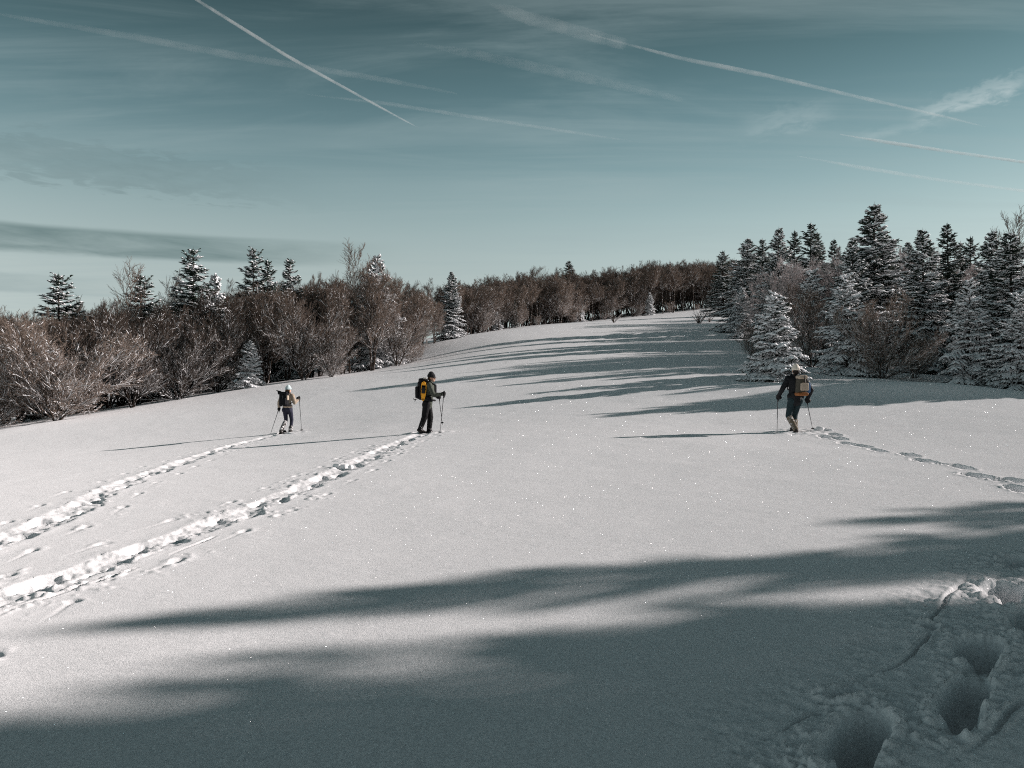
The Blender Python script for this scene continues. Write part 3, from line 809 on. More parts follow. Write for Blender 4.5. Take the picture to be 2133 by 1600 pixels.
# ---- left wood
def skyline(px):
    return np.interp(px, [-300, 0, 60, 200, 350, 480, 600, 700, 850, 900, 970, 1050, 1150, 1250, 1350, 1450, 1530, 1600],
                     [636, 632, 624, 618, 600, 584, 566, 558, 574, 588, 582, 572, 564, 566, 548, 540, 538, 538])
def edge_Y(px):
    return np.interp(px, [-300, 0, 300, 600, 780, 900, 1000, 1200, 1510, 1620], [34, 38.0, 44, 51, 58, 74, 88, 108, 130, 134])
GL = 'snowy firs rising out of the left wood'
for k, px, py, Y, lab, kw in (
    ('bare', 122, 571, 60, 'lone pointed fir standing above the wood at far left', {'width': 1.15}),
    ('bare', 293, 572, 60, 'fir with a ragged forked top above the left wood', {'width': 1.1}),
    ('bare', 402, 518, 56, 'tallest fir of the left wood, layered with snow', {'width': 1.05}),
    ('broad', 445, 576, 57, 'shorter fir leaning on the right side of the tallest left fir', {'width': 0.75}),
    ('bare', 527, 517, 63, 'slender fir with tiered boughs above the brown beeches', {'width': 0.85}),
    ('slim', 557, 540, 64, 'small fir just right of the slender tiered fir', {'width': 0.9}),
    ('bare', 605, 540, 63, 'fir with a short cone top, rightmost of the trio above the beeches', {'width': 0.95}),
    ('broad', 782, 536, 64, 'wide snow dusted fir behind the big bare beech of the left wood', {'width': 0.95}),
    ('tall', 940, 566, 80, 'sunlit snowy fir at the right end of the left wood', {'width': 0.92}),
    ('plump', 520, 712, 50.5, 'little blue shaded fir heaped with snow at the edge of the left wood', {'width': 0.85}),
    ('slim', 1186, 543, 128, 'single fir tip above the far beech wood', {'width': 1.3}),
    ('broad', 1200, 597, 112, 'snow covered young fir standing before the far beech wood', {'width': 0.85}),
    ('broad', 1354, 610, 121, 'pale snowy young fir among the trunks of the far wood', {'width': 0.9}),
    ('slim', 1072, 625, 98, 'small frosted fir in the shade of the far wood', {'width': 0.8}),
    ('broad', 1035, 650, 96, 'low snow dusted fir beside the left end of the far wood', {'width': 1.0}),
):
    tree_px('fir_tree', FIR[k], px, py, Y, lab, 'fir tree', GL, **kw)
GE = 'bare beeches along the edge of the left wood'
for k, px, py, Y, lab, kw in (
    ('fan', 118, 648, 40.0, 'big spreading beech with snowy fanned branches at far left', {'width': 1.15, 'tone': 0.85}),
    ('fan', -25, 668, 39.0, 'spreading beech cut by the left edge of the picture', {'width': 1.0, 'tone': 0.8}),
    ('bush', 275, 628, 45.5, 'dark many stemmed beech right of the big spreading beech', {'width': 0.85, 'tone': 0.3}),  # low tones along this stretch put the wood's shade into bark and twigs
    ('sparse', 245, 582, 54.0, 'thin open beech whose bare top shows against the sky at left', {'width': 1.1, 'tone': 0.7}),
    ('sparse', 345, 598, 56.0, 'thin bare beech between the forked fir and the tallest left fir', {'width': 1.0, 'tone': 0.7}),
    ('fan', 372, 655, 48.0, 'snow lined beech in front of the tallest left fir', {'width': 0.85, 'tone': 0.35}),
    ('bush', 452, 622, 51.0, 'beech with dense brown twigs left of the little shaded fir', {'width': 0.85, 'tone': 0.4}),
    ('tall', 555, 590, 55.0, 'russet crowned beech behind the little shaded fir', {'tone': 0.5}),
    ('bush', 632, 590, 52.2, 'broad beech whose low boughs reach the snow behind the beanie hiker', {'width': 0.9, 'tone': 0.55}),
    ('fan', 690, 660, 52.6, 'low fanned beech at the snow edge right of the beanie hiker', {'width': 0.75, 'tone': 0.6}),
    ('sparse', 728, 542, 58.0, 'tall slim beech leaning left against the sky', {'width': 1.2, 'tone': 0.8}),
    ('tall', 775, 548, 57.5, 'biggest bare beech of the left wood, many upright stems', {'width': 0.95, 'tone': 0.75}),
    ('bush', 828, 600, 60.0, 'beech at the right tip of the left wood reaching over the snow', {'width': 0.9, 'tone': 0.75}),
    ('fan', 855, 690, 63.0, 'low beech with boughs stretched out right over the snow', {'width': 0.95, 'tone': 0.75}),
    ('tall', 872, 606, 72.0, 'sunlit fine twigged beech left of the snowy end fir', {'width': 1.0, 'tone': 0.8}),
    ('tall', 905, 620, 76.0, 'sunlit beech crowding the left side of the end fir', {'width': 0.8, 'tone': 0.8}),
):
    tree_px('beech_tree', BEECH[k], px, py, Y, lab, 'beech tree', GE, **kw)
rr = random.Random(5)
for i in range(76):
    px = -260 + 1150 * (i + rr.random()) / 76
    row = i % 4
    Y = edge_Y(px) + (6.5, 11.0, 17, 25)[row] + rr.uniform(0, 4)
    py = skyline(px) + rr.uniform(-4, 22) + (3 - row) * 9
    k = rr.choice(['bush', 'round', 'round', 'bush', 'forest'] if px < 480 else ['tall', 'tall', 'round', 'forest']) if row < 2 else rr.choice(['round', 'tall', 'forest'])
    tree_px('beech_tree', BEECH[k], px, py, Y, 'bare brown beech deep in the left wood', 'beech tree', 'beeches filling the left wood', width=rr.uniform(0.85, 1.05), laden=row < 2, tone=(0.30 if 150 < px < 540 else 0.55) * rr.uniform(0.7, 1.3))  # darker middle stretch: shade painted into the tree colour
for i in range(150):
    px = 930 + 640 * (i + rr.random()) / 150
    row = i % 5
    Y = edge_Y(px) + (1.5, 5, 9, 14, 20)[row] + rr.uniform(0, 3)
    py = skyline(px) + rr.uniform(-6, 16) + max(0, 3 - row) * 3
    k = rr.choice(['forest', 'forest_thin', 'forest', 'forest_thin', 'round'] if row < 2 else ['round', 'round', 'bush'])
    tree_px('beech_tree', BEECH[k], px, py, Y, 'bare beech in the dense wood along the far field edge', 'beech tree', 'beeches of the far wood', width=rr.uniform(0.9, 1.25), laden=row < 2, tone=(0.75 if row < 2 else 0.45) * rr.uniform(0.6, 1.25))
for i in range(9):
    px = 960 + 560 * (i + rr.random()) / 9
    Y = edge_Y(px) + rr.uniform(0.5, 4)
    tree_px('beech_tree', BEECH['bush'], px, 628 + (1240 - px) * 0.03 + rr.uniform(-10, 25), Y, 'low bare beech bush under the far wood', 'beech tree', 'low beeches under the far wood')

# twigs poking through the snow on the upper field
def gen_twigs(seed):
    rng = np.random.default_rng(seed)
    g = Geo()
    n = 14
    az = rng.uniform(0, 6.28, n); ln = rng.uniform(0.35, 0.9, n); sp = rng.uniform(0.1, 0.8, n)
    D = np.stack([np.cos(az) * np.sin(sp), np.sin(az) * np.sin(sp), np.cos(sp)], 1)
    tt = np.linspace(0, 1, 4)
    P = D[:, None] * (ln[:, None] * tt)[..., None] + rng.normal(0, 0.02, (n, 4, 3))
    P[:, 0] = D * 0.02; P[:, 0, 2] = -0.05
    tubes(g, P, np.full((n, 4), 0.016) * np.array([1, 0.9, 0.7, 0.4]), 4)
    C = children_of(rng, P, 5, 0.3, 1, 25, 60, 0.5, 0.4, 2, 0.1, 0)
    spikes(g, C[:, 0], C[:, 1], np.full(len(C), 0.010))
    return g.mesh('shrub_twigs', ['beech_bark'])
tws = [gen_twigs(31), gen_twigs(32)]
for px, py, Y, s, lab in ((1279, 686, 88, 1.9, 'little bare shrub poking out of the snow on the upper field'),
                          (1456, 678, 84, 2.6, 'bare shrub poking out of the snow near the upper end of the grove'),
                          (1478, 674, 86, 1.3, 'tiny twig tuft just right of the upper shrub')):
    x = (px - 1066.5) / F * Y
    o = link(bpy.data.objects.new('shrub', tws[px % 2]))
    o.location = (x, Y, tz(x, Y)); o.scale = (s, s, s * 0.8)
    tag(o, lab, 'shrub')

# ------------------------------------------------------------------ hikers
simple('skin', (0.50, 0.30, 0.22), 0.6, 0.12, 8.0, 0.1)
simple('hair_brown', (0.10, 0.055, 0.03), 0.6, 0.3, 60.0, 0.5, 120.0)
simple('hair_dark', (0.018, 0.014, 0.012), 0.6, 0.3, 60.0, 0.5, 120.0)
simple('knit_cream', (0.62, 0.57, 0.50), 0.95, 0.15, 40.0, 0.8, 90.0, 0.3)
simple('knit_ice', (0.50, 0.60, 0.62), 0.95, 0.12, 40.0, 0.8, 90.0, 0.3)
simple('knit_black', (0.012, 0.012, 0.014), 0.95, 0.2, 40.0, 0.8, 90.0, 0.2)
simple('shell_black', (0.012, 0.013, 0.015), 0.7, 0.4, 10.0, 0.9, 14.0, bdist=0.03)
simple('shell_olive', (0.060, 0.068, 0.055), 0.7, 0.35, 10.0, 0.9, 13.0, bdist=0.03)
simple('fleece_beige', (0.34, 0.275, 0.215), 0.95, 0.25, 25.0, 0.9, 13.0, 0.3, bdist=0.03)
simple('tights_navy', (0.026, 0.027, 0.044), 0.7, 0.25, 8.0, 0.5, 12.0, bdist=0.02)
simple('jeans_teal', (0.016, 0.030, 0.035), 0.8, 0.55, 16.0, 0.9, 14.0, bdist=0.03)
simple('trousers_black', (0.006, 0.006, 0.007), 0.7, 0.4, 9.0, 0.9, 12.0, bdist=0.03)
simple('glove_black', (0.010, 0.010, 0.011), 0.6, 0.3, 30.0, 0.5)
simple('pack_black', (0.006, 0.006, 0.008), 0.65, 0.4, 12.0, 0.8, 18.0, bdist=0.02)
simple('pack_olive', (0.060, 0.056, 0.045), 0.7, 0.4, 14.0, 0.8, 18.0, bdist=0.02)
simple('canvas_tan', (0.36, 0.30, 0.24), 0.85, 0.25, 18.0, 0.6, 25.0, bdist=0.01)
simple('leather_orange', (0.22, 0.085, 0.030), 0.5, 0.35, 18.0, 0.4, 25.0)
simple('shoe_yellow', (0.80, 0.36, 0.03), 0.45, 0.12, 12.0, 0.2)
simple('plastic_dark', (0.015, 0.015, 0.017), 0.4, 0.2, 12.0, 0.1)
simple('pole_metal', (0.06, 0.06, 0.065), 0.4, 0.2, 12.0, 0.05, metal=0.3)
simple('bottle_blue', (0.05, 0.11, 0.22), 0.3, 0.15, 12.0, 0.05)
simple('boot_dark', (0.030, 0.026, 0.024), 0.7, 0.4, 20.0, 0.5)
simple('flap_pale', (0.40, 0.40, 0.38), 0.8, 0.2, 20.0, 0.4)

def snowy(name, col, lo, hi):
    """cloth caked with snow in patches"""
    t, m = mat(name)
    tc = t.n('ShaderNodeTexCoord').outputs['Object']
    f = t.ramp(t.noise(tc, 14.0, 4, 0.7, 0.4), lo, hi)
    c = t.mix(t.noise(tc, 30.0, 3), tuple(v * 0.6 for v in col), tuple(v * 1.4 for v in col))
    c = t.mix(f, c, (0.78, 0.78, 0.79))
    b = t.n('ShaderNodeBump', ins={'Strength': 0.7, 'Distance': 0.02, 'Height': f}).outputs[0]
    p = t.n('ShaderNodeBsdfDiffuse', ins={'Color': c, 'Normal': b})
    o = t.n('ShaderNodeOutputMaterial'); t.link(p.outputs[0], o.inputs[0])
snowy('gaiter_grey', (0.055, 0.052, 0.050), 0.46, 0.60)
snowy('gaiter_khaki', (0.15, 0.125, 0.095), 0.50, 0.72)
snowy('gaiter_black', (0.012, 0.012, 0.013), 0.56, 0.68)

V3 = Vector
def add_capsule(bm, a, b, ra, rb, seg=14):
    a, b = V3(a), V3(b)
    d = b - a; L = d.length
    q = (d.normalized() if L > 1e-6 else V3((0, 0, 1))).to_track_quat('Z', 'Y').to_matrix().to_4x4()
    rings = []
    for k in range(1, 5):
        th = math.pi / 2 * k / 4; rings.append((ra * math.sin(th), -ra * math.cos(th)))
    for k in range(0, 4):
        th = math.pi / 2 * k / 4; rings.append((rb * math.cos(th), L + rb * math.sin(th)))
    M = Matrix.Translation(a) @ q
    vs = [[bm.verts.new(M @ V3((r * math.cos(2 * math.pi * i / seg), r * math.sin(2 * math.pi * i / seg), z))) for i in range(seg)] for r, z in rings]
    b0 = bm.verts.new(M @ V3((0, 0, -ra))); b1 = bm.verts.new(M @ V3((0, 0, L + rb)))
    for i in range(seg):
        j = (i + 1) % seg
        bm.faces.new((b0, vs[0][j], vs[0][i])); bm.faces.new((b1, vs[-1][i], vs[-1][j]))
        for k in range(len(vs) - 1):
            bm.faces.new((vs[k][i], vs[k][j], vs[k + 1][j], vs[k + 1][i]))

def add_ellipsoid(bm, c, r, rot=None):
    M = Matrix.Translation(V3(c)) @ (rot.to_4x4() if rot is not None else Matrix.Identity(4)) @ Matrix.Diagonal((r[0], r[1], r[2], 1))
    bmesh.ops.create_uvsphere(bm, u_segments=18, v_segments=12, radius=1.0, matrix=M)

def add_rbox(bm, c, size, bevel, rot=None, seg=3, taper=1.0):
    r = bmesh.ops.create_cube(bm, size=1.0)
    vs = r['verts']
    for v in vs:
        k = taper if v.co.z > 0 else 1.0
        v.co = V3((v.co.x * size[0] * k, v.co.y * size[1] * k, v.co.z * size[2]))
    es = list({e for v in vs for e in v.link_edges})
    g = bmesh.ops.bevel(bm, geom=es, offset=bevel, segments=seg, profile=0.5, affect='EDGES')
    allv = set(vs) | set(g['verts'])
    allv = [v for v in allv if v.is_valid]
    M = Matrix.Translation(V3(c)) @ (rot.to_4x4() if rot is not None else Matrix.Identity(4))
    for v in allv: v.co = M @ v.co

def add_path(bm, pts, r, seg=8):
    for a, b in zip(pts[:-1], pts[1:]):
        add_capsule(bm, a, b, r, r, seg)

def build(name, bm, material, parent=None, voxel=None, smooth_it=2, smooth=True):
    bmesh.ops.recalc_face_normals(bm, faces=bm.faces)
    me = bpy.data.meshes.new(name)
    bm.to_mesh(me); bm.free()
    if voxel:
        tmp = bpy.data.objects.new('tmp', me); COL.objects.link(tmp)
        md = tmp.modifiers.new('r', 'REMESH'); md.mode = 'VOXEL'; md.voxel_size = voxel
        if smooth_it:
            sm = tmp.modifiers.new('s', 'SMOOTH'); sm.iterations = smooth_it; sm.factor = 0.5
        me2 = bpy.data.meshes.new_from_object(tmp.evaluated_get(bpy.context.evaluated_depsgraph_get()))
        bpy.data.objects.remove(tmp); bpy.data.meshes.remove(me)
        me = me2; me.name = name
    me.materials.clear(); me.materials.append(MATS[material])
    me.polygons.foreach_set('use_smooth', np.full(len(me.polygons), smooth))
    return link(bpy.data.objects.new(name, me), parent)

def lerp(a, b, t):
    return V3(a) * (1 - t) + V3(b) * t

def root_at(name, x, y, label, cat, group=None, z=None):
    o = link(bpy.data.objects.new(name, None)); o.empty_display_size = 0.2
    o.location = (x, y, tz(x, y) if z is None else z)
    return tag(o, label, cat, group)

def hand_parts(bm, wrist, grip, axis, side, k=1.0):
    """gloved hand closed on a pole: palm, four curled fingers of unequal length, thumb across"""
    wrist, grip, axis = V3(wrist), V3(grip), V3(axis).normalized()
    fwd = (grip - wrist); fwd -= axis * fwd.dot(axis)
    fwd = fwd.normalized() if fwd.length > 1e-4 else V3((0, 1, 0))
    out = axis.cross(fwd) * side
    palm_a = grip - fwd * 0.045 + out * 0.015
    add_capsule(bm, wrist, palm_a, 0.034 * k, 0.040 * k)
    for i, (off, ln) in enumerate(((0.036, 0.95), (0.012, 1.05), (-0.013, 1.0), (-0.036, 0.82))):
        o = axis * off
        k0 = palm_a + o + out * 0.012
        k1 = grip + o + out * 0.030 * ln + fwd * 0.015
        k2 = grip + o + fwd * 0.034 * ln - out * 0.004
        k3 = grip + o - out * 0.028 * ln + fwd * 0.006
        add_capsule(bm, k0, k1, 0.014 * k, 0.013 * k, 10); add_capsule(bm, k1, k2, 0.013 * k, 0.012 * k, 10); add_capsule(bm, k2, k3, 0.012 * k, 0.010 * k, 10)
    t0 = palm_a + axis * 0.030 - out * 0.018
    t1 = grip + axis * 0.052 - out * 0.030 - fwd * 0.012
    t2 = grip + axis * 0.046 - out * 0.016 + fwd * 0.024
    add_capsule(bm, t0, t1, 0.016 * k, 0.014 * k, 10); add_capsule(bm, t1, t2, 0.014 * k, 0.012 * k, 10)

def pole(x, y, z0, top, tip, label):
    r = root_at('trekking_pole', x, y, label, 'trekking pole', 'trekking poles of the hikers', z0)
    top, tip = V3(top), V3(tip)
    d = (tip - top).normalized()
    bm = bmesh.new(); add_capsule(bm, top + d * 0.12, lerp(top, tip, 0.55), 0.0095, 0.009, 8); add_capsule(bm, lerp(top, tip, 0.54), tip, 0.0075, 0.005, 8)
    build('shaft', bm, 'pole_metal', r)
    bm = bmesh.new(); add_capsule(bm, top - d * 0.03, top + d * 0.14, 0.019, 0.014, 10); add_ellipsoid(bm, top - d * 0.035, (0.024, 0.02, 0.016))
    build('grip', bm, 'plastic_dark', r)
    bm = bmesh.new(); add_path(bm, [top - d * 0.02, top + V3((0.03, -0.02, -0.06)), top + V3((0.02, -0.03, -0.14)), top + d * 0.05], 0.006, 6)
    build('wrist_strap', bm, 'plastic_dark', r)
    bm = bmesh.new()
    c = tip - d * 0.07
    M = Matrix.Translation(c) @ d.to_track_quat('Z', 'Y').to_matrix().to_4x4()
    n = 12
    top_r = [bm.verts.new(M @ V3((0.048 * math.cos(2 * math.pi * i / n) * (1 if i % 2 else 0.8), 0.048 * math.sin(2 * math.pi * i / n) * (1 if i % 2 else 0.8), -0.006))) for i in range(n)]
    bot_r = [bm.verts.new(M @ V3((0.044 * math.cos(2 * math.pi * i / n) * (1 if i % 2 else 0.8), 0.044 * math.sin(2 * math.pi * i / n) * (1 if i % 2 else 0.8), 0.006))) for i in range(n)]
    for i in range(n):
        j = (i + 1) % n; bm.faces.new((top_r[i], top_r[j], bot_r[j], bot_r[i]))
    bm.faces.new(top_r[::-1]); bm.faces.new(bot_r)
    build('basket', bm, 'plastic_dark', r, smooth=False)
    return r

def snowshoe(x, y, z0, c, along, up, material, label, size=0.62, wide=1.0):
    """oval frame with a decking, cross bars and a toe binding"""
    r = root_at('snowshoe', x, y, label, 'snowshoe', 'snowshoes of the hikers', z0)
    a = V3(along).normalized(); u = V3(up).normalized(); s = a.cross(u).normalized(); u = s.cross(a)
    c = V3(c)
    prof = [(-0.5, 0.02), (-0.40, 0.06), (-0.2, 0.095), (0.1, 0.11), (0.32, 0.105), (0.45, 0.07), (0.5, 0.0)]
    prof = [(t_, w_ * wide) for t_, w_ in prof]
    pl = [c + a * (t * size) + s * w + u * (0.05 * max(0, t - 0.3) / 0.2) for t, w in prof]
    pr = [c + a * (t * size) - s * w + u * (0.05 * max(0, t - 0.3) / 0.2) for t, w in prof]
    bm = bmesh.new(); add_path(bm, pl, 0.011, 8); add_path(bm, pr, 0.011, 8); add_capsule(bm, pl[0], pr[0], 0.011, 0.011, 8)
    build('frame', bm, material, r)
    bm = bmesh.new()
    for k in range(1, 5):
        q0, q1 = lerp(pl[k], pr[k], 0.06), lerp(pl[k], pr[k], 0.94); q2, q3 = lerp(pl[k + 1], pr[k + 1], 0.94), lerp(pl[k + 1], pr[k + 1], 0.06)
        if k == 3:
            q2, q3 = lerp(q1, q2, 0.45), lerp(q0, q3, 0.45)
        up_ = [bm.verts.new(p + u * 0.004) for p in (q0, q1, q2, q3)]; dn = [bm.verts.new(p - u * 0.004) for p in (q0, q1, q2, q3)]
        bm.faces.new(up_); bm.faces.new(dn[::-1])
        for i in range(4): bm.faces.new((up_[i], dn[i], dn[(i + 1) % 4], up_[(i + 1) % 4]))
    build('deck', bm, material, r, smooth=False)
    bm = bmesh.new(); add_capsule(bm, lerp(pl[3], pr[3], 0.05) + u * 0.012, lerp(pl[3], pr[3], 0.95) + u * 0.012, 0.012, 0.012, 8)
    add_rbox(bm, c + a * (0.05 * size) + u * 0.022, (0.10, 0.18, 0.03), 0.01, Matrix((s, a, u)).transposed())
    build('binding', bm, 'plastic_dark', r)
    return r

def person(key, label, J, cloth, face_dir, hat_mat, fat=1.0, hair=None, glasses=False, long_hair=False):
    x, y = HIK[key]
    z0 = tz(x, y) - 0.055
    root = root_at('person', x, y, label, 'person', None, z0)
    h = V3(J['head']); f = V3(face_dir).normalized(); side = V3((0, 0, 1)).cross(f)   # side = to the left of the face
    R = Matrix((-side, f, V3((0, 0, 1)))).transposed()
    sh = {s: V3(J['sh' + s]) for s in 'LR'}; el_ = {s: V3(J['el' + s]) for s in 'LR'}; ha = {s: V3(J['ha' + s]) for s in 'LR'}
    hp = {s: V3(J['hip' + s]) for s in 'LR'}; kn = {s: V3(J['kn' + s]) for s in 'LR'}; an = {s: V3(J['an' + s]) for s in 'LR'}
    toe = {s: V3(J['toe' + s]) for s in 'LR'}
    wr = {s: lerp(el_[s], ha[s], 0.80) for s in 'LR'}
    neck = (sh['L'] + sh['R']) / 2 + V3((0, 0, 0.05)); chest = lerp(neck, (hp['L'] + hp['R']) / 2, 0.30); pel = (hp['L'] + hp['R']) / 2
    tq = (sh['R'] - sh['L']); tq.z = 0
    TR = Matrix.Rotation(math.atan2(tq.y, tq.x), 3, 'Z')
    # body: one continuous figure
    bm = bmesh.new()
    def P(v): return h + R @ V3(v)
    add_ellipsoid(bm, P((0, -0.012, 0.025)), (0.074, 0.092, 0.098), R)
    add_ellipsoid(bm, P((0, 0.022, -0.055)), (0.054, 0.066, 0.062), R)
    add_ellipsoid(bm, P((0, 0.060, -0.092)), (0.026, 0.024, 0.020), R)
    add_capsule(bm, P((0, 0.086, 0.012)), P((0, 0.108, -0.026)), 0.010, 0.015, 10)
    add_ellipsoid(bm, P((0, 0.086, -0.060)), (0.024, 0.010, 0.008), R)
    for s in (-1, 1):
        add_ellipsoid(bm, P((s * 0.078, -0.012, -0.010)), (0.012, 0.022, 0.033), R)
        add_ellipsoid(bm, P((s * 0.032, 0.076, 0.026)), (0.022, 0.012, 0.008), R)
    add_capsule(bm, P((0, -0.02, -0.06)), neck, 0.056, 0.060)
    add_ellipsoid(bm, chest, (0.165 * fat, 0.105, 0.18), TR); add_ellipsoid(bm, lerp(chest, pel, 0.55), (0.135 * fat, 0.10, 0.18), TR)
    add_ellipsoid(bm, pel, (0.16 * fat, 0.11, 0.12), TR)
    for s in 'LR':
        add_capsule(bm, neck, sh[s], 0.06, 0.058); add_capsule(bm, sh[s], el_[s], 0.050, 0.038); add_capsule(bm, el_[s], wr[s], 0.038, 0.027); add_capsule(bm, wr[s], lerp(wr[s], ha[s], 0.8), 0.026, 0.024)
        add_capsule(bm, hp[s], kn[s], 0.080, 0.054); add_capsule(bm, kn[s], an[s], 0.054, 0.038); add_capsule(bm, an[s], toe[s], 0.036, 0.030)
    body = build('body', bm, 'skin', root, 0.012, 3)
    # eyes
    for s in (-1, 1):
        bm = bmesh.new(); add_ellipsoid(bm, P((s * 0.032, 0.080, 0.010)), (0.012, 0.008, 0.007), R)
        build('eye', bm, 'flap_pale', body)
    # jacket
    bm = bmesh.new()
    hem = pel + V3((0, 0, J.get('hem', -0.02)))
    add_ellipsoid(bm, chest + V3((0, 0, 0.03)), (0.195 * fat, 0.135, 0.20), TR); add_capsule(bm, chest, hem, 0.15 * fat, 0.145 * fat)
    add_ellipsoid(bm, lerp(chest, hem, 0.8), (0.185 * fat, 0.14, 0.13), TR)
    add_capsule(bm, neck - V3((0, 0, 0.05)), neck + V3((0, 0, 0.03)), 0.105, 0.072)
    for s in 'LR':
        add_capsule(bm, neck - V3((0, 0, 0.03)), sh[s], 0.085, 0.080); add_capsule(bm, sh[s], el_[s], 0.080, 0.062); add_capsule(bm, el_[s], wr[s], 0.063, 0.048)
        m_ = lerp(sh[s], el_[s], 0.55); add_ellipsoid(bm, m_, (0.077, 0.070, 0.05)); add_ellipsoid(bm, lerp(el_[s], wr[s], 0.35), (0.062, 0.062, 0.045))
    build('jacket', bm, cloth['jacket'], root, 0.014, 2)
    # trousers
    bm = bmesh.new()
    add_ellipsoid(bm, pel - V3((0, 0.0, 0.0)), (0.178 * fat, 0.135, 0.14), TR)
    for s in 'LR':
        add_capsule(bm, hp[s], kn[s], cloth.get('thigh', 0.105), cloth.get('knee', 0.075)); add_ellipsoid(bm, hp[s] + TR @ V3((0, -0.05, -0.04)), (0.085, 0.09, 0.10))
        add_capsule(bm, kn[s], lerp(kn[s], an[s], 0.75), cloth.get('knee', 0.075), cloth.get('cuff', 0.062))
    build('trousers', bm, cloth['trousers'], root, 0.013, 2)
    for s in 'LR':
        bm = bmesh.new()
        top = lerp(kn[s], an[s], cloth.get('gait' + s, 0.45))
        add_capsule(bm, top, an[s], 0.078, 0.066); add_capsule(bm, an[s], lerp(an[s], toe[s], 0.35), 0.064, 0.05)
        for k in (0.25, 0.55, 0.8):
            add_ellipsoid(bm, lerp(top, an[s], k), (0.076, 0.076, 0.022))
        build('gaiter', bm, cloth['gaiter'], root, 0.011, 1)
        bm = bmesh.new()
        add_capsule(bm, an[s] - V3((0, 0, 0.03)), toe[s], 0.060, 0.048); add_capsule(bm, an[s] + (an[s] - toe[s]).normalized() * 0.05 - V3((0, 0, 0.045)), toe[s] - V3((0, 0, 0.01)), 0.046, 0.044)
        build('boot', bm, 'boot_dark', root, 0.011, 1)
        bm = bmesh.new()
        hand_parts(bm, wr[s], ha[s], J['ax' + s], 1 if s == 'R' else -1, 1.35)
        add_capsule(bm, lerp(el_[s], wr[s], 0.88), wr[s], 0.050, 0.046)
        build('glove', bm, 'glove_black', root, 0.007, 1)
    # hat
    bm = bmesh.new()
    add_ellipsoid(bm, P((0, -0.014, 0.060)), (0.092, 0.108, 0.098), R); add_ellipsoid(bm, P((0, -0.016, 0.105)), (0.070, 0.082, 0.078), R)
    for k in range(18):
        a_ = 2 * math.pi * k / 18
        p0 = P((0.092 * math.cos(a_), -0.014 + 0.107 * math.sin(a_), 0.030)); p1 = P((0.088 * math.cos(a_), -0.014 + 0.103 * math.sin(a_), 0.072))
        add_capsule(bm, p0, p1, 0.013, 0.012, 8)
    build('hat', bm, hat_mat, root, 0.008, 1)
    if hair:
        bm = bmesh.new()
        add_ellipsoid(bm, P((0, -0.045, -0.015)), (0.084, 0.075, 0.075), R)
        if long_hair:
            for s in (-1, -0.4, 0.3, 1):
                add_capsule(bm, P((s * 0.065, -0.05, -0.02)), P((s * 0.075, -0.075, -0.17)), 0.034, 0.022)
        build('hair', bm, hair, root, 0.009, 1)
    if glasses:
        bm = bmesh.new()
        for s in (-1, 1):
            add_ellipsoid(bm, P((s * 0.034, 0.094, 0.008)), (0.028, 0.007, 0.021), R)
            add_path(bm, [P((s * 0.058, 0.088, 0.010)), P((s * 0.080, 0.05, 0.012)), P((s * 0.082, -0.02, 0.008))], 0.004, 6)
        add_capsule(bm, P((-0.01, 0.1, 0.012)), P((0.01, 0.1, 0.012)), 0.004, 0.004, 6)
        build('glasses', bm, 'plastic_dark', root)
    return root, z0

def frame_rot(back):
    """rotation whose -Y looks along the outer face of a rucksack"""
    b = V3(back).normalized()
    yv = -b; zv = V3((0, 0, 1)); xv = yv.cross(zv).normalized(); zv = xv.cross(yv)
    return Matrix((xv, yv, zv)).transposed()

# --- hiker with the tan rucksack (right)
x, y = HIK['right']
J = dict(head=(0.035, 0.02, 1.60), shL=(-0.165, 0.0, 1.40), shR=(0.235, 0.0, 1.40), elL=(-0.315, -0.03, 1.14), elR=(0.405, -0.04, 1.12), haL=(-0.385, 0.10, 0.93), haR=(0.345, 0.10, 0.85),
         hipL=(-0.065, 0, 0.90), hipR=(0.115, 0, 0.90), knL=(-0.115, 0.10, 0.47), knR=(0.085, 0.22, 0.50), anL=(-0.015, -0.14, 0.13), anR=(0.055, 0.14, 0.20), toeL=(-0.005, -0.02, 0.02), toeR=(0.04, 0.30, 0.13),
         axL=(0.0, 0.1, 1), axR=(-0.3, -0.3, 1), hem=-0.02)
pr, z0 = person('right', 'hiker in black jacket and cream beanie walking away, tan rucksack on the back', J,
                dict(jacket='shell_black', trousers='jeans_teal', gaiter='gaiter_khaki', gaitL=0.15, gaitR=0.55, thigh=0.10), (0.1, 1, 0), 'knit_cream', 1.16, 'hair_dark')
pk = root_at('rucksack', x, y, 'tan and olive rucksack with an orange base worn by the cream beanie hiker', 'rucksack', None, z0)
Rb = frame_rot((0.12, -1, 0)); cp = V3((0.06, -0.27, 1.225))
bm = bmesh.new(); add_rbox(bm, cp, (0.265, 0.20, 0.44), 0.07, Rb, 4, 0.86); build('pack_body', bm, 'pack_olive', pk, 0.010, 2)
bm = bmesh.new(); add_rbox(bm, cp + V3((0.01, -0.01, 0.215)), (0.24, 0.21, 0.10), 0.045, Rb, 4); build('lid', bm, 'canvas_tan', pk, 0.009, 1)
bm = bmesh.new(); add_rbox(bm, cp + Rb @ V3((0.035, -0.115, -0.02)), (0.215, 0.07, 0.19), 0.025, Rb, 3, 0.94); build('front_pocket', bm, 'canvas_tan', pk, 0.007, 1)
bm = bmesh.new(); add_rbox(bm, cp + Rb @ V3((0.0, -0.03, -0.205)), (0.275, 0.21, 0.085), 0.035, Rb, 3, 1.05); build('base_panel', bm, 'leather_orange', pk, 0.008, 1)
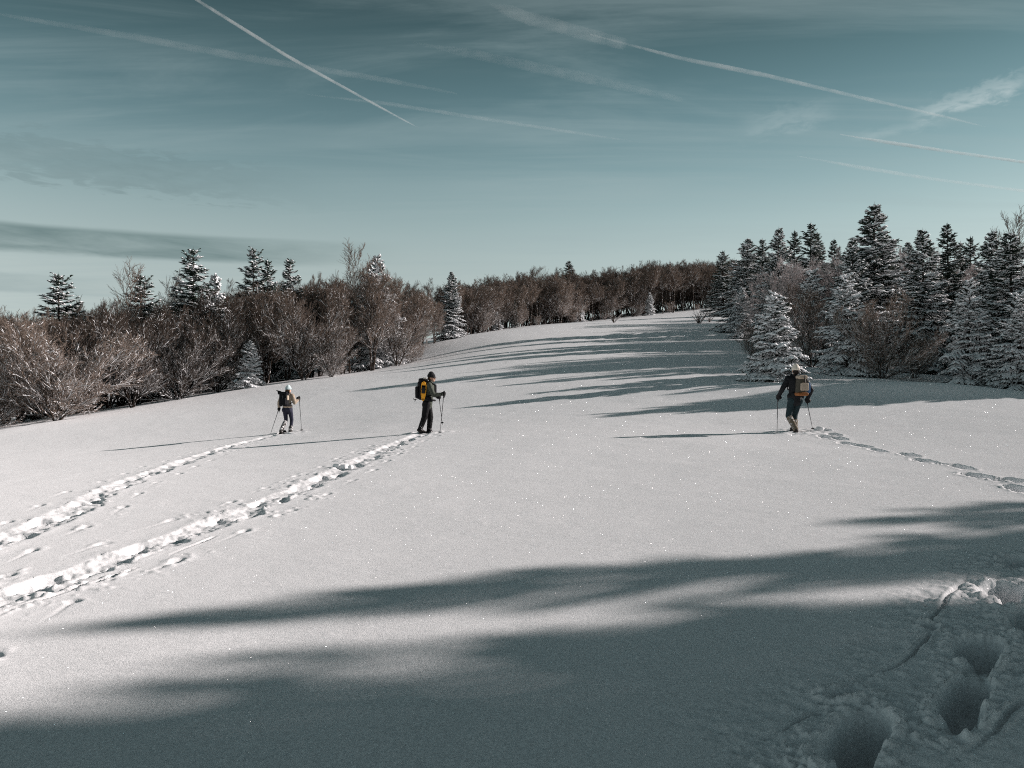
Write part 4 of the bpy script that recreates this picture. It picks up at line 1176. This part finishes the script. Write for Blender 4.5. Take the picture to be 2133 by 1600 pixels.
for s in (-1, 1):
    bm = bmesh.new()
    add_path(bm, [cp + V3((s * 0.09, 0.06, 0.20)), V3((0.035 + s * 0.12, -0.02, 1.505)), V3((0.035 + s * 0.13, 0.16, 1.38)), V3((0.035 + s * 0.17, 0.14, 1.15)), cp + V3((s * 0.14, 0.10, -0.18))], 0.016, 8)
    build('shoulder_strap', bm, 'pack_black', pk)
bm = bmesh.new(); add_path(bm, [cp + Rb @ V3((0.0, -0.16, 0.26)), cp + Rb @ V3((0.02, -0.165, 0.10)), cp + Rb @ V3((0.02, -0.155, 0.08))], 0.010, 6); build('compression_strap', bm, 'pack_black', pk)
bt = root_at('water_bottle', x, y, 'blue bottle in the side pocket of the tan rucksack', 'bottle', None, z0)
bm = bmesh.new(); add_capsule(bm, cp + V3((0.185, -0.02, -0.14)), cp + V3((0.19, -0.02, 0.06)), 0.036, 0.034); build('bottle_body', bm, 'bottle_blue', bt)
bm = bmesh.new(); add_capsule(bm, cp + V3((0.19, -0.02, 0.09)), cp + V3((0.19, -0.02, 0.115)), 0.022, 0.020); build('cap', bm, 'flap_pale', bt)
tip_dz = lambda xx, yy, k: tz(HIK[k][0] + xx, HIK[k][1] + yy) - tz(*HIK[k])
pole(x, y, z0, (-0.385, 0.10, 0.97), (-0.435, 0.02, tip_dz(-0.43, 0.02, 'right') - 0.04), 'trekking pole in the left hand of the cream beanie hiker, held upright')
pole(x, y, z0, (0.33, 0.08, 0.89), (0.68, 0.55, tip_dz(0.68, 0.55, 'right') + 0.0), 'trekking pole slanting out from the right hand of the cream beanie hiker')
snowshoe(x, y, z0, (0.0, -0.10, 0.0), (0.02, 1, 0.22), (0, -0.2, 1), 'plastic_dark', 'dark snowshoe under the rear boot of the cream beanie hiker', 0.56)

# --- hiker with the yellow snowshoe on the pack (middle), turned to the right
x, y = HIK['mid']
J = dict(head=(0.165, 0.03, 1.615), shL=(0.14, 0.20, 1.41), shR=(0.115, -0.18, 1.41), elL=(0.20, 0.30, 1.13), elR=(0.235, -0.22, 1.14), haL=(0.36, 0.24, 1.07), haR=(0.525, -0.16, 1.16),
         hipL=(0.045, 0.09, 0.90), hipR=(0.035, -0.09, 0.90), knL=(0.115, 0.10, 0.50), knR=(-0.03, -0.09, 0.50), anL=(0.08, 0.09, 0.11), anR=(-0.155, -0.08, 0.17), toeL=(0.25, 0.10, 0.04), toeR=(0.0, -0.07, 0.07),
         axL=(0.0, 0, 1), axR=(0.1, 0, 1), hem=-0.05)
pm, z0 = person('mid', 'hiker in olive jacket and black beanie seen from the side, big black pack', J,
                dict(jacket='shell_olive', trousers='trousers_black', gaiter='gaiter_black', gaitL=0.55, gaitR=0.40, thigh=0.112, knee=0.085, cuff=0.072), (1, -0.22, -0.05), 'knit_black', 0.96, 'hair_brown', True)
pk = root_at('rucksack', x, y, 'big black rucksack with a yellow snowshoe strapped to its side', 'rucksack', None, z0)
Rb = frame_rot((-1, -0.25, 0.0)); cp = V3((-0.105, -0.02, 1.27))
bm = bmesh.new(); add_rbox(bm, cp, (0.32, 0.27, 0.56), 0.10, Rb, 4, 0.90); build('pack_body', bm, 'pack_black', pk, 0.011, 2)
bm = bmesh.new(); add_rbox(bm, cp + V3((0.035, 0, 0.275)), (0.29, 0.25, 0.12), 0.05, Rb, 4); build('lid', bm, 'pack_black', pk, 0.009, 1)
bm = bmesh.new(); add_rbox(bm, cp + V3((0.08, -0.05, 0.33)), (0.20, 0.10, 0.05), 0.02, Rb, 3); build('rolled_cloth', bm, 'flap_pale', pk, 0.008, 1)
bm = bmesh.new(); add_rbox(bm, cp + Rb @ V3((0, -0.14, -0.06)), (0.25, 0.09, 0.34), 0.04, Rb, 3); build('front_pocket', bm, 'pack_black', pk, 0.009, 1)
bm = bmesh.new(); add_path(bm, [cp + V3((-0.10, -0.05, -0.24)), cp + V3((-0.21, -0.06, -0.27)), cp + V3((-0.235, -0.06, -0.24))], 0.010, 6); add_path(bm, [cp + V3((-0.15, -0.05, -0.25)), cp + V3((-0.2, -0.06, -0.31))], 0.009, 6); build('strap_end', bm, 'pack_black', pk)
for s in (-1, 1):
    bm = bmesh.new()
    add_path(bm, [cp + V3((0.05, s * 0.10, 0.24)), V3((0.14, s * 0.12, 1.50)), V3((0.27, s * 0.14, 1.40)), V3((0.27, s * 0.16, 1.15)), cp + V3((0.12, s * 0.15, -0.18))], 0.018, 8)
    build('shoulder_strap', bm, 'pack_black', pk)
bm = bmesh.new(); add_path(bm, [cp + V3((0.08, -0.17, -0.22)), V3((0.07, -0.20, 1.02)), V3((0.19, -0.15, 0.99)), V3((0.26, -0.02, 0.98))], 0.026, 8); build('hip_belt', bm, 'pack_black', pk)
bm = bmesh.new(); add_rbox(bm, V3((0.12, -0.235, 1.03)), (0.13, 0.06, 0.12), 0.02, Matrix.Rotation(0.2, 3, 'Z')); build('hip_pocket', bm, 'pack_black', pk, 0.008, 1)
snowshoe(x, y, z0, cp + V3((0.065, -0.195, -0.03)), (0.06, 0.02, 1), (-0.1, -1, 0), 'shoe_yellow', 'yellow snowshoe strapped upright on the side of the black rucksack', 0.52, 0.62)
pole(x, y, z0, (0.525, -0.16, 1.20), (0.405, -0.15, tip_dz(0.40, -0.15, 'mid') + 0.0), 'trekking pole planted upright by the raised right hand of the black beanie hiker')
pole(x, y, z0, (0.345, 0.24, 1.10), (0.41, 0.62, 0.26), 'trekking pole hanging from the far hand of the black beanie hiker, tip lifted')
snowshoe(x, y, z0, (-0.12, -0.08, 0.055), (1, 0.05, 0.16), (-0.16, 0, 1), 'plastic_dark', 'dark snowshoe dragging under the rear boot of the black beanie hiker', 0.62)
snowshoe(x, y, z0, (0.15, 0.10, 0.0), (1, 0.05, 0.03), (0, 0, 1), 'plastic_dark', 'dark snowshoe under the front boot of the black beanie hiker', 0.60)

# --- hiker in beige (left)
x, y = HIK['left']
J = dict(head=(0.065, 0.02, 1.53), shL=(-0.150, 0.02, 1.345), shR=(0.205, -0.02, 1.335), elL=(-0.245, -0.03, 1.10), elR=(0.285, -0.02, 1.09), haL=(-0.275, 0.06, 0.87), haR=(0.395, 0.13, 1.24),
         hipL=(-0.055, 0, 0.89), hipR=(0.115, 0, 0.89), knL=(-0.035, 0.06, 0.49), knR=(0.145, 0.12, 0.50), anL=(-0.125, -0.22, 0.14), anR=(0.115, 0.06, 0.09), toeL=(-0.12, -0.08, 0.03), toeR=(0.12, 0.22, 0.03),
         axL=(0.25, 0.2, 1), axR=(0.0, 0.0, 1), hem=0.02)
pl_, z0 = person('left', 'hiker in beige fleece, navy tights and pale beanie walking away, black pack', J,
                 dict(jacket='fleece_beige', trousers='tights_navy', gaiter='gaiter_grey', gaitL=0.20, gaitR=0.62, thigh=0.092, knee=0.062, cuff=0.05), (0.5, 1, 0), 'knit_ice', 0.88, 'hair_brown', False, True)
pk = root_at('rucksack', x, y, 'black rucksack with flaring lid flaps worn by the hiker in beige', 'rucksack', None, z0)
Rb = frame_rot((-0.15, -1, 0)); cp = V3((-0.015, -0.25, 1.20))
bm = bmesh.new(); add_rbox(bm, cp, (0.30, 0.24, 0.44), 0.07, Rb, 4, 0.95); build('pack_body', bm, 'pack_black', pk, 0.010, 2)
bm = bmesh.new(); add_rbox(bm, cp + V3((-0.01, -0.01, 0.225)), (0.31, 0.24, 0.10), 0.035, Rb, 4, 1.12); build('lid', bm, 'pack_black', pk, 0.009, 1)
for s, e in ((-1, 0.235), (1, 0.20)):
    bm = bmesh.new(); add_capsule(bm, cp + V3((s * 0.11, -0.03, 0.26)), cp + V3((s * e, -0.05, 0.32 if s < 0 else 0.25)), 0.045, 0.014); build('lid_flap', bm, 'pack_black', pk, 0.008, 1)
bm = bmesh.new(); add_rbox(bm, cp + Rb @ V3((0.02, -0.13, -0.05)), (0.22, 0.07, 0.25), 0.03, Rb, 3); build('front_pocket', bm, 'pack_black', pk, 0.008, 1)
bm = bmesh.new(); add_rbox(bm, cp + Rb @ V3((0.145, -0.02, 0.07)), (0.05, 0.14, 0.16), 0.02, Rb, 3); build('side_pocket', bm, 'canvas_tan', pk, 0.008, 1)
bm = bmesh.new(); add_path(bm, [cp + Rb @ V3((0.02, -0.14, 0.2)), cp + Rb @ V3((0.03, -0.17, 0.05)), cp + Rb @ V3((0.02, -0.17, -0.15))], 0.009, 6); build('compression_strap', bm, 'plastic_dark', pk)
bm = bmesh.new(); add_rbox(bm, cp + Rb @ V3((0.03, -0.178, -0.20)), (0.03, 0.012, 0.02), 0.004, Rb, 2); build('buckle', bm, 'flap_pale', pk)
for s in (-1, 1):
    bm = bmesh.new()
    add_path(bm, [cp + V3((s * 0.09 + 0.02, 0.06, 0.20)), V3((0.03 + s * 0.11, -0.02, 1.435)), V3((0.03 + s * 0.12, 0.14, 1.33)), V3((0.03 + s * 0.15, 0.12, 1.12)), cp + V3((s * 0.13 + 0.02, 0.08, -0.17))], 0.015, 8)
    build('shoulder_strap', bm, 'pack_black', pk)
bm = bmesh.new(); add_path(bm, [cp + V3((0.13, 0.05, -0.18)), V3((0.175, -0.08, 0.99)), V3((0.17, 0.08, 0.98))], 0.020, 8); add_path(bm, [V3((0.19, -0.06, 1.0)), V3((0.215, -0.07, 0.92))], 0.010, 6); build('hip_belt', bm, 'pack_black', pk)
pole(x, y, z0, (-0.275, 0.06, 0.90), (-0.565, -0.05, tip_dz(-0.56, -0.05, 'left') - 0.02), 'trekking pole slanting back from the left hand of the hiker in beige')
pole(x, y, z0, (0.395, 0.13, 1.28), (0.415, 0.40, tip_dz(0.41, 0.4, 'left') + 0.02), 'trekking pole upright in the raised right hand of the hiker in beige')
snowshoe(x, y, z0, (-0.12, -0.16, 0.03), (0.02, 1, 0.25), (0, -0.25, 1), 'plastic_dark', 'dark snowshoe under the rear boot of the hiker in beige', 0.58)
snowshoe(x, y, z0, (0.12, 0.12, 0.0), (0.02, 1, 0.03), (0, 0, 1), 'plastic_dark', 'dark snowshoe under the front boot of the hiker in beige', 0.58)

# broken snow block thrown up in the middle track, and the clump round a pole basket
def clod(px, py, size, seed, label):
    rng = np.random.default_rng(seed)
    bm = bmesh.new()
    for k in range(6):
        add_rbox(bm, (rng.normal(0, 0.35) * size[0], rng.normal(0, 0.25) * size[1], rng.uniform(0.0, 0.5) * size[2]), (size[0] * rng.uniform(0.4, 0.8), size[1] * rng.uniform(0.4, 0.8), size[2] * rng.uniform(0.5, 1.0)), 0.02,
                 Matrix.Rotation(rng.uniform(0, 3), 3, 'Z') @ Matrix.Rotation(rng.normal(0, 0.35), 3, 'X'))
    o = build('snow_clod', bm, 'snow_field', None, 0.014, 6)
    gx, gy = ground_at(px, py)
    o.location = (gx, gy, tz(gx, gy) - 0.03)
    return tag(o, label, 'snow clod')
clod(716, 974, (0.22, 0.19, 0.11), 3, 'broken block of snow thrown up in the middle track')
clod(1716, 897, (0.22, 0.20, 0.13), 4, 'clump of loose snow round the slanting pole tip of the cream beanie hiker')

# ------------------------------------------------------------------ contrails: vapour tubes eight kilometres out
def contrail(name, pts, label, dens, alt=3600.0, dens_fade=None):
    """pts: (px, py, width px) along the trail; placed at one flight level"""
    P, Rr = [], []
    for px, py, w in pts:
        Y = alt * F / (800.0 - py)
        P.append(((px - 1066.5) / F * Y, Y, EYE + alt)); Rr.append(w * Y / F / 2)
    P, Rr = np.array(P), np.array(Rr)
    K = 40
    tk = np.linspace(0, len(P) - 1, K); i0 = np.minimum(tk.astype(int), len(P) - 2); fr = (tk - i0)
    Q = P[i0] * (1 - fr[:, None]) + P[i0 + 1] * fr[:, None]; rq = Rr[i0] * (1 - fr) + Rr[i0 + 1] * fr
    org = Q[K // 2].copy()
    rng = np.random.default_rng(len(label))
    rq = rq * (1 + 0.05 * rng.normal(size=K)) * (0.25 + 0.75 * sst(np.linspace(0, 1, K), 0.0, 0.30))
    g = Geo(); tubes(g, (Q - org)[None], rq[None], 14)
    V = np.concatenate(g.v); n = len(V)
    V = np.concatenate([V, [Q[0] - org, Q[-1] - org]])
    s = np.arange(14); s2 = (s + 1) % 14
    tri = np.concatenate([np.stack([np.full(14, n), s, s2], 1), np.stack([np.full(14, n + 1), (K - 1) * 14 + s2, (K - 1) * 14 + s], 1)])
    nm = 'vapour_%g' % dens
    if nm not in MATS:
        t, m = mat(nm)
        tcv = t.n('ShaderNodeTexCoord').outputs['Object']
        dn = t.ramp(t.noise(tcv, 0.0035, 3, 0.6), 0.30, 0.72, 0.45 * dens, 1.5 * dens)
        vol = t.n('ShaderNodeVolumePrincipled', ins={'Color': (0.93, 0.96, 0.97, 1), 'Density': dn, 'Anisotropy': 0.0})
        o = t.n('ShaderNodeOutputMaterial'); t.link(vol.outputs[0], o.inputs['Volume'])
    ob = link(bpy.data.objects.new(name, mesh_np(name, V, np.concatenate(g.q), tri, True, (nm,))))
    ob.location = org
    return tag(ob, label, 'contrail', 'contrails across the sky')
contrail('contrail', [(330, -50, 8.5), (410, 0, 8), (600, 118, 7), (760, 206, 5.5), (850, 255, 3), (872, 266, 0.6)], 'boldest contrail, slanting down steeply from the top edge', 0.0095)
contrail('contrail', [(-60, 18, 12), (0, 30, 12), (250, 72, 14), (500, 118, 16), (640, 140, 14), (800, 166, 11), (940, 193, 5), (960, 197, 1)], 'long faint contrail crossing behind the boldest one', 0.0011)
contrail('contrail', [(640, 197, 9), (800, 215, 8), (1000, 246, 8), (1200, 277, 6), (1335, 297, 1)], 'thin faint contrail running on to the middle of the sky', 0.0022)
contrail('contrail', [(1020, 8, 26), (1100, 38, 26), (1300, 92, 24)], 'wide blurred old end of the long contrail at upper right', 0.0006)
contrail('contrail', [(1230, 72, 16), (1420, 122, 13), (1600, 158, 9), (1800, 205, 7), (1980, 246, 5), (2035, 260, 3), (2055, 265, 0.6)], 'long sharp contrail at upper right, brightest at its lower tip', 0.0048)
contrail('contrail', [(1750, 280, 10), (1850, 297, 8), (2000, 319, 7), (2133, 338, 6), (2220, 352, 6)], 'short bright contrail leaving the picture at the right edge', 0.0080)
contrail('contrail', [(1660, 325, 10), (1800, 350, 9), (1950, 374, 7), (2133, 398, 6), (2220, 410, 6)], 'faint lower contrail leaving the picture at the right edge', 0.0026)
contrail('contrail', [(860, 88, 16), (1000, 116, 20), (1200, 158, 22), (1420, 208, 12)], 'very faint broad contrail across the middle of the sky', 0.00045)
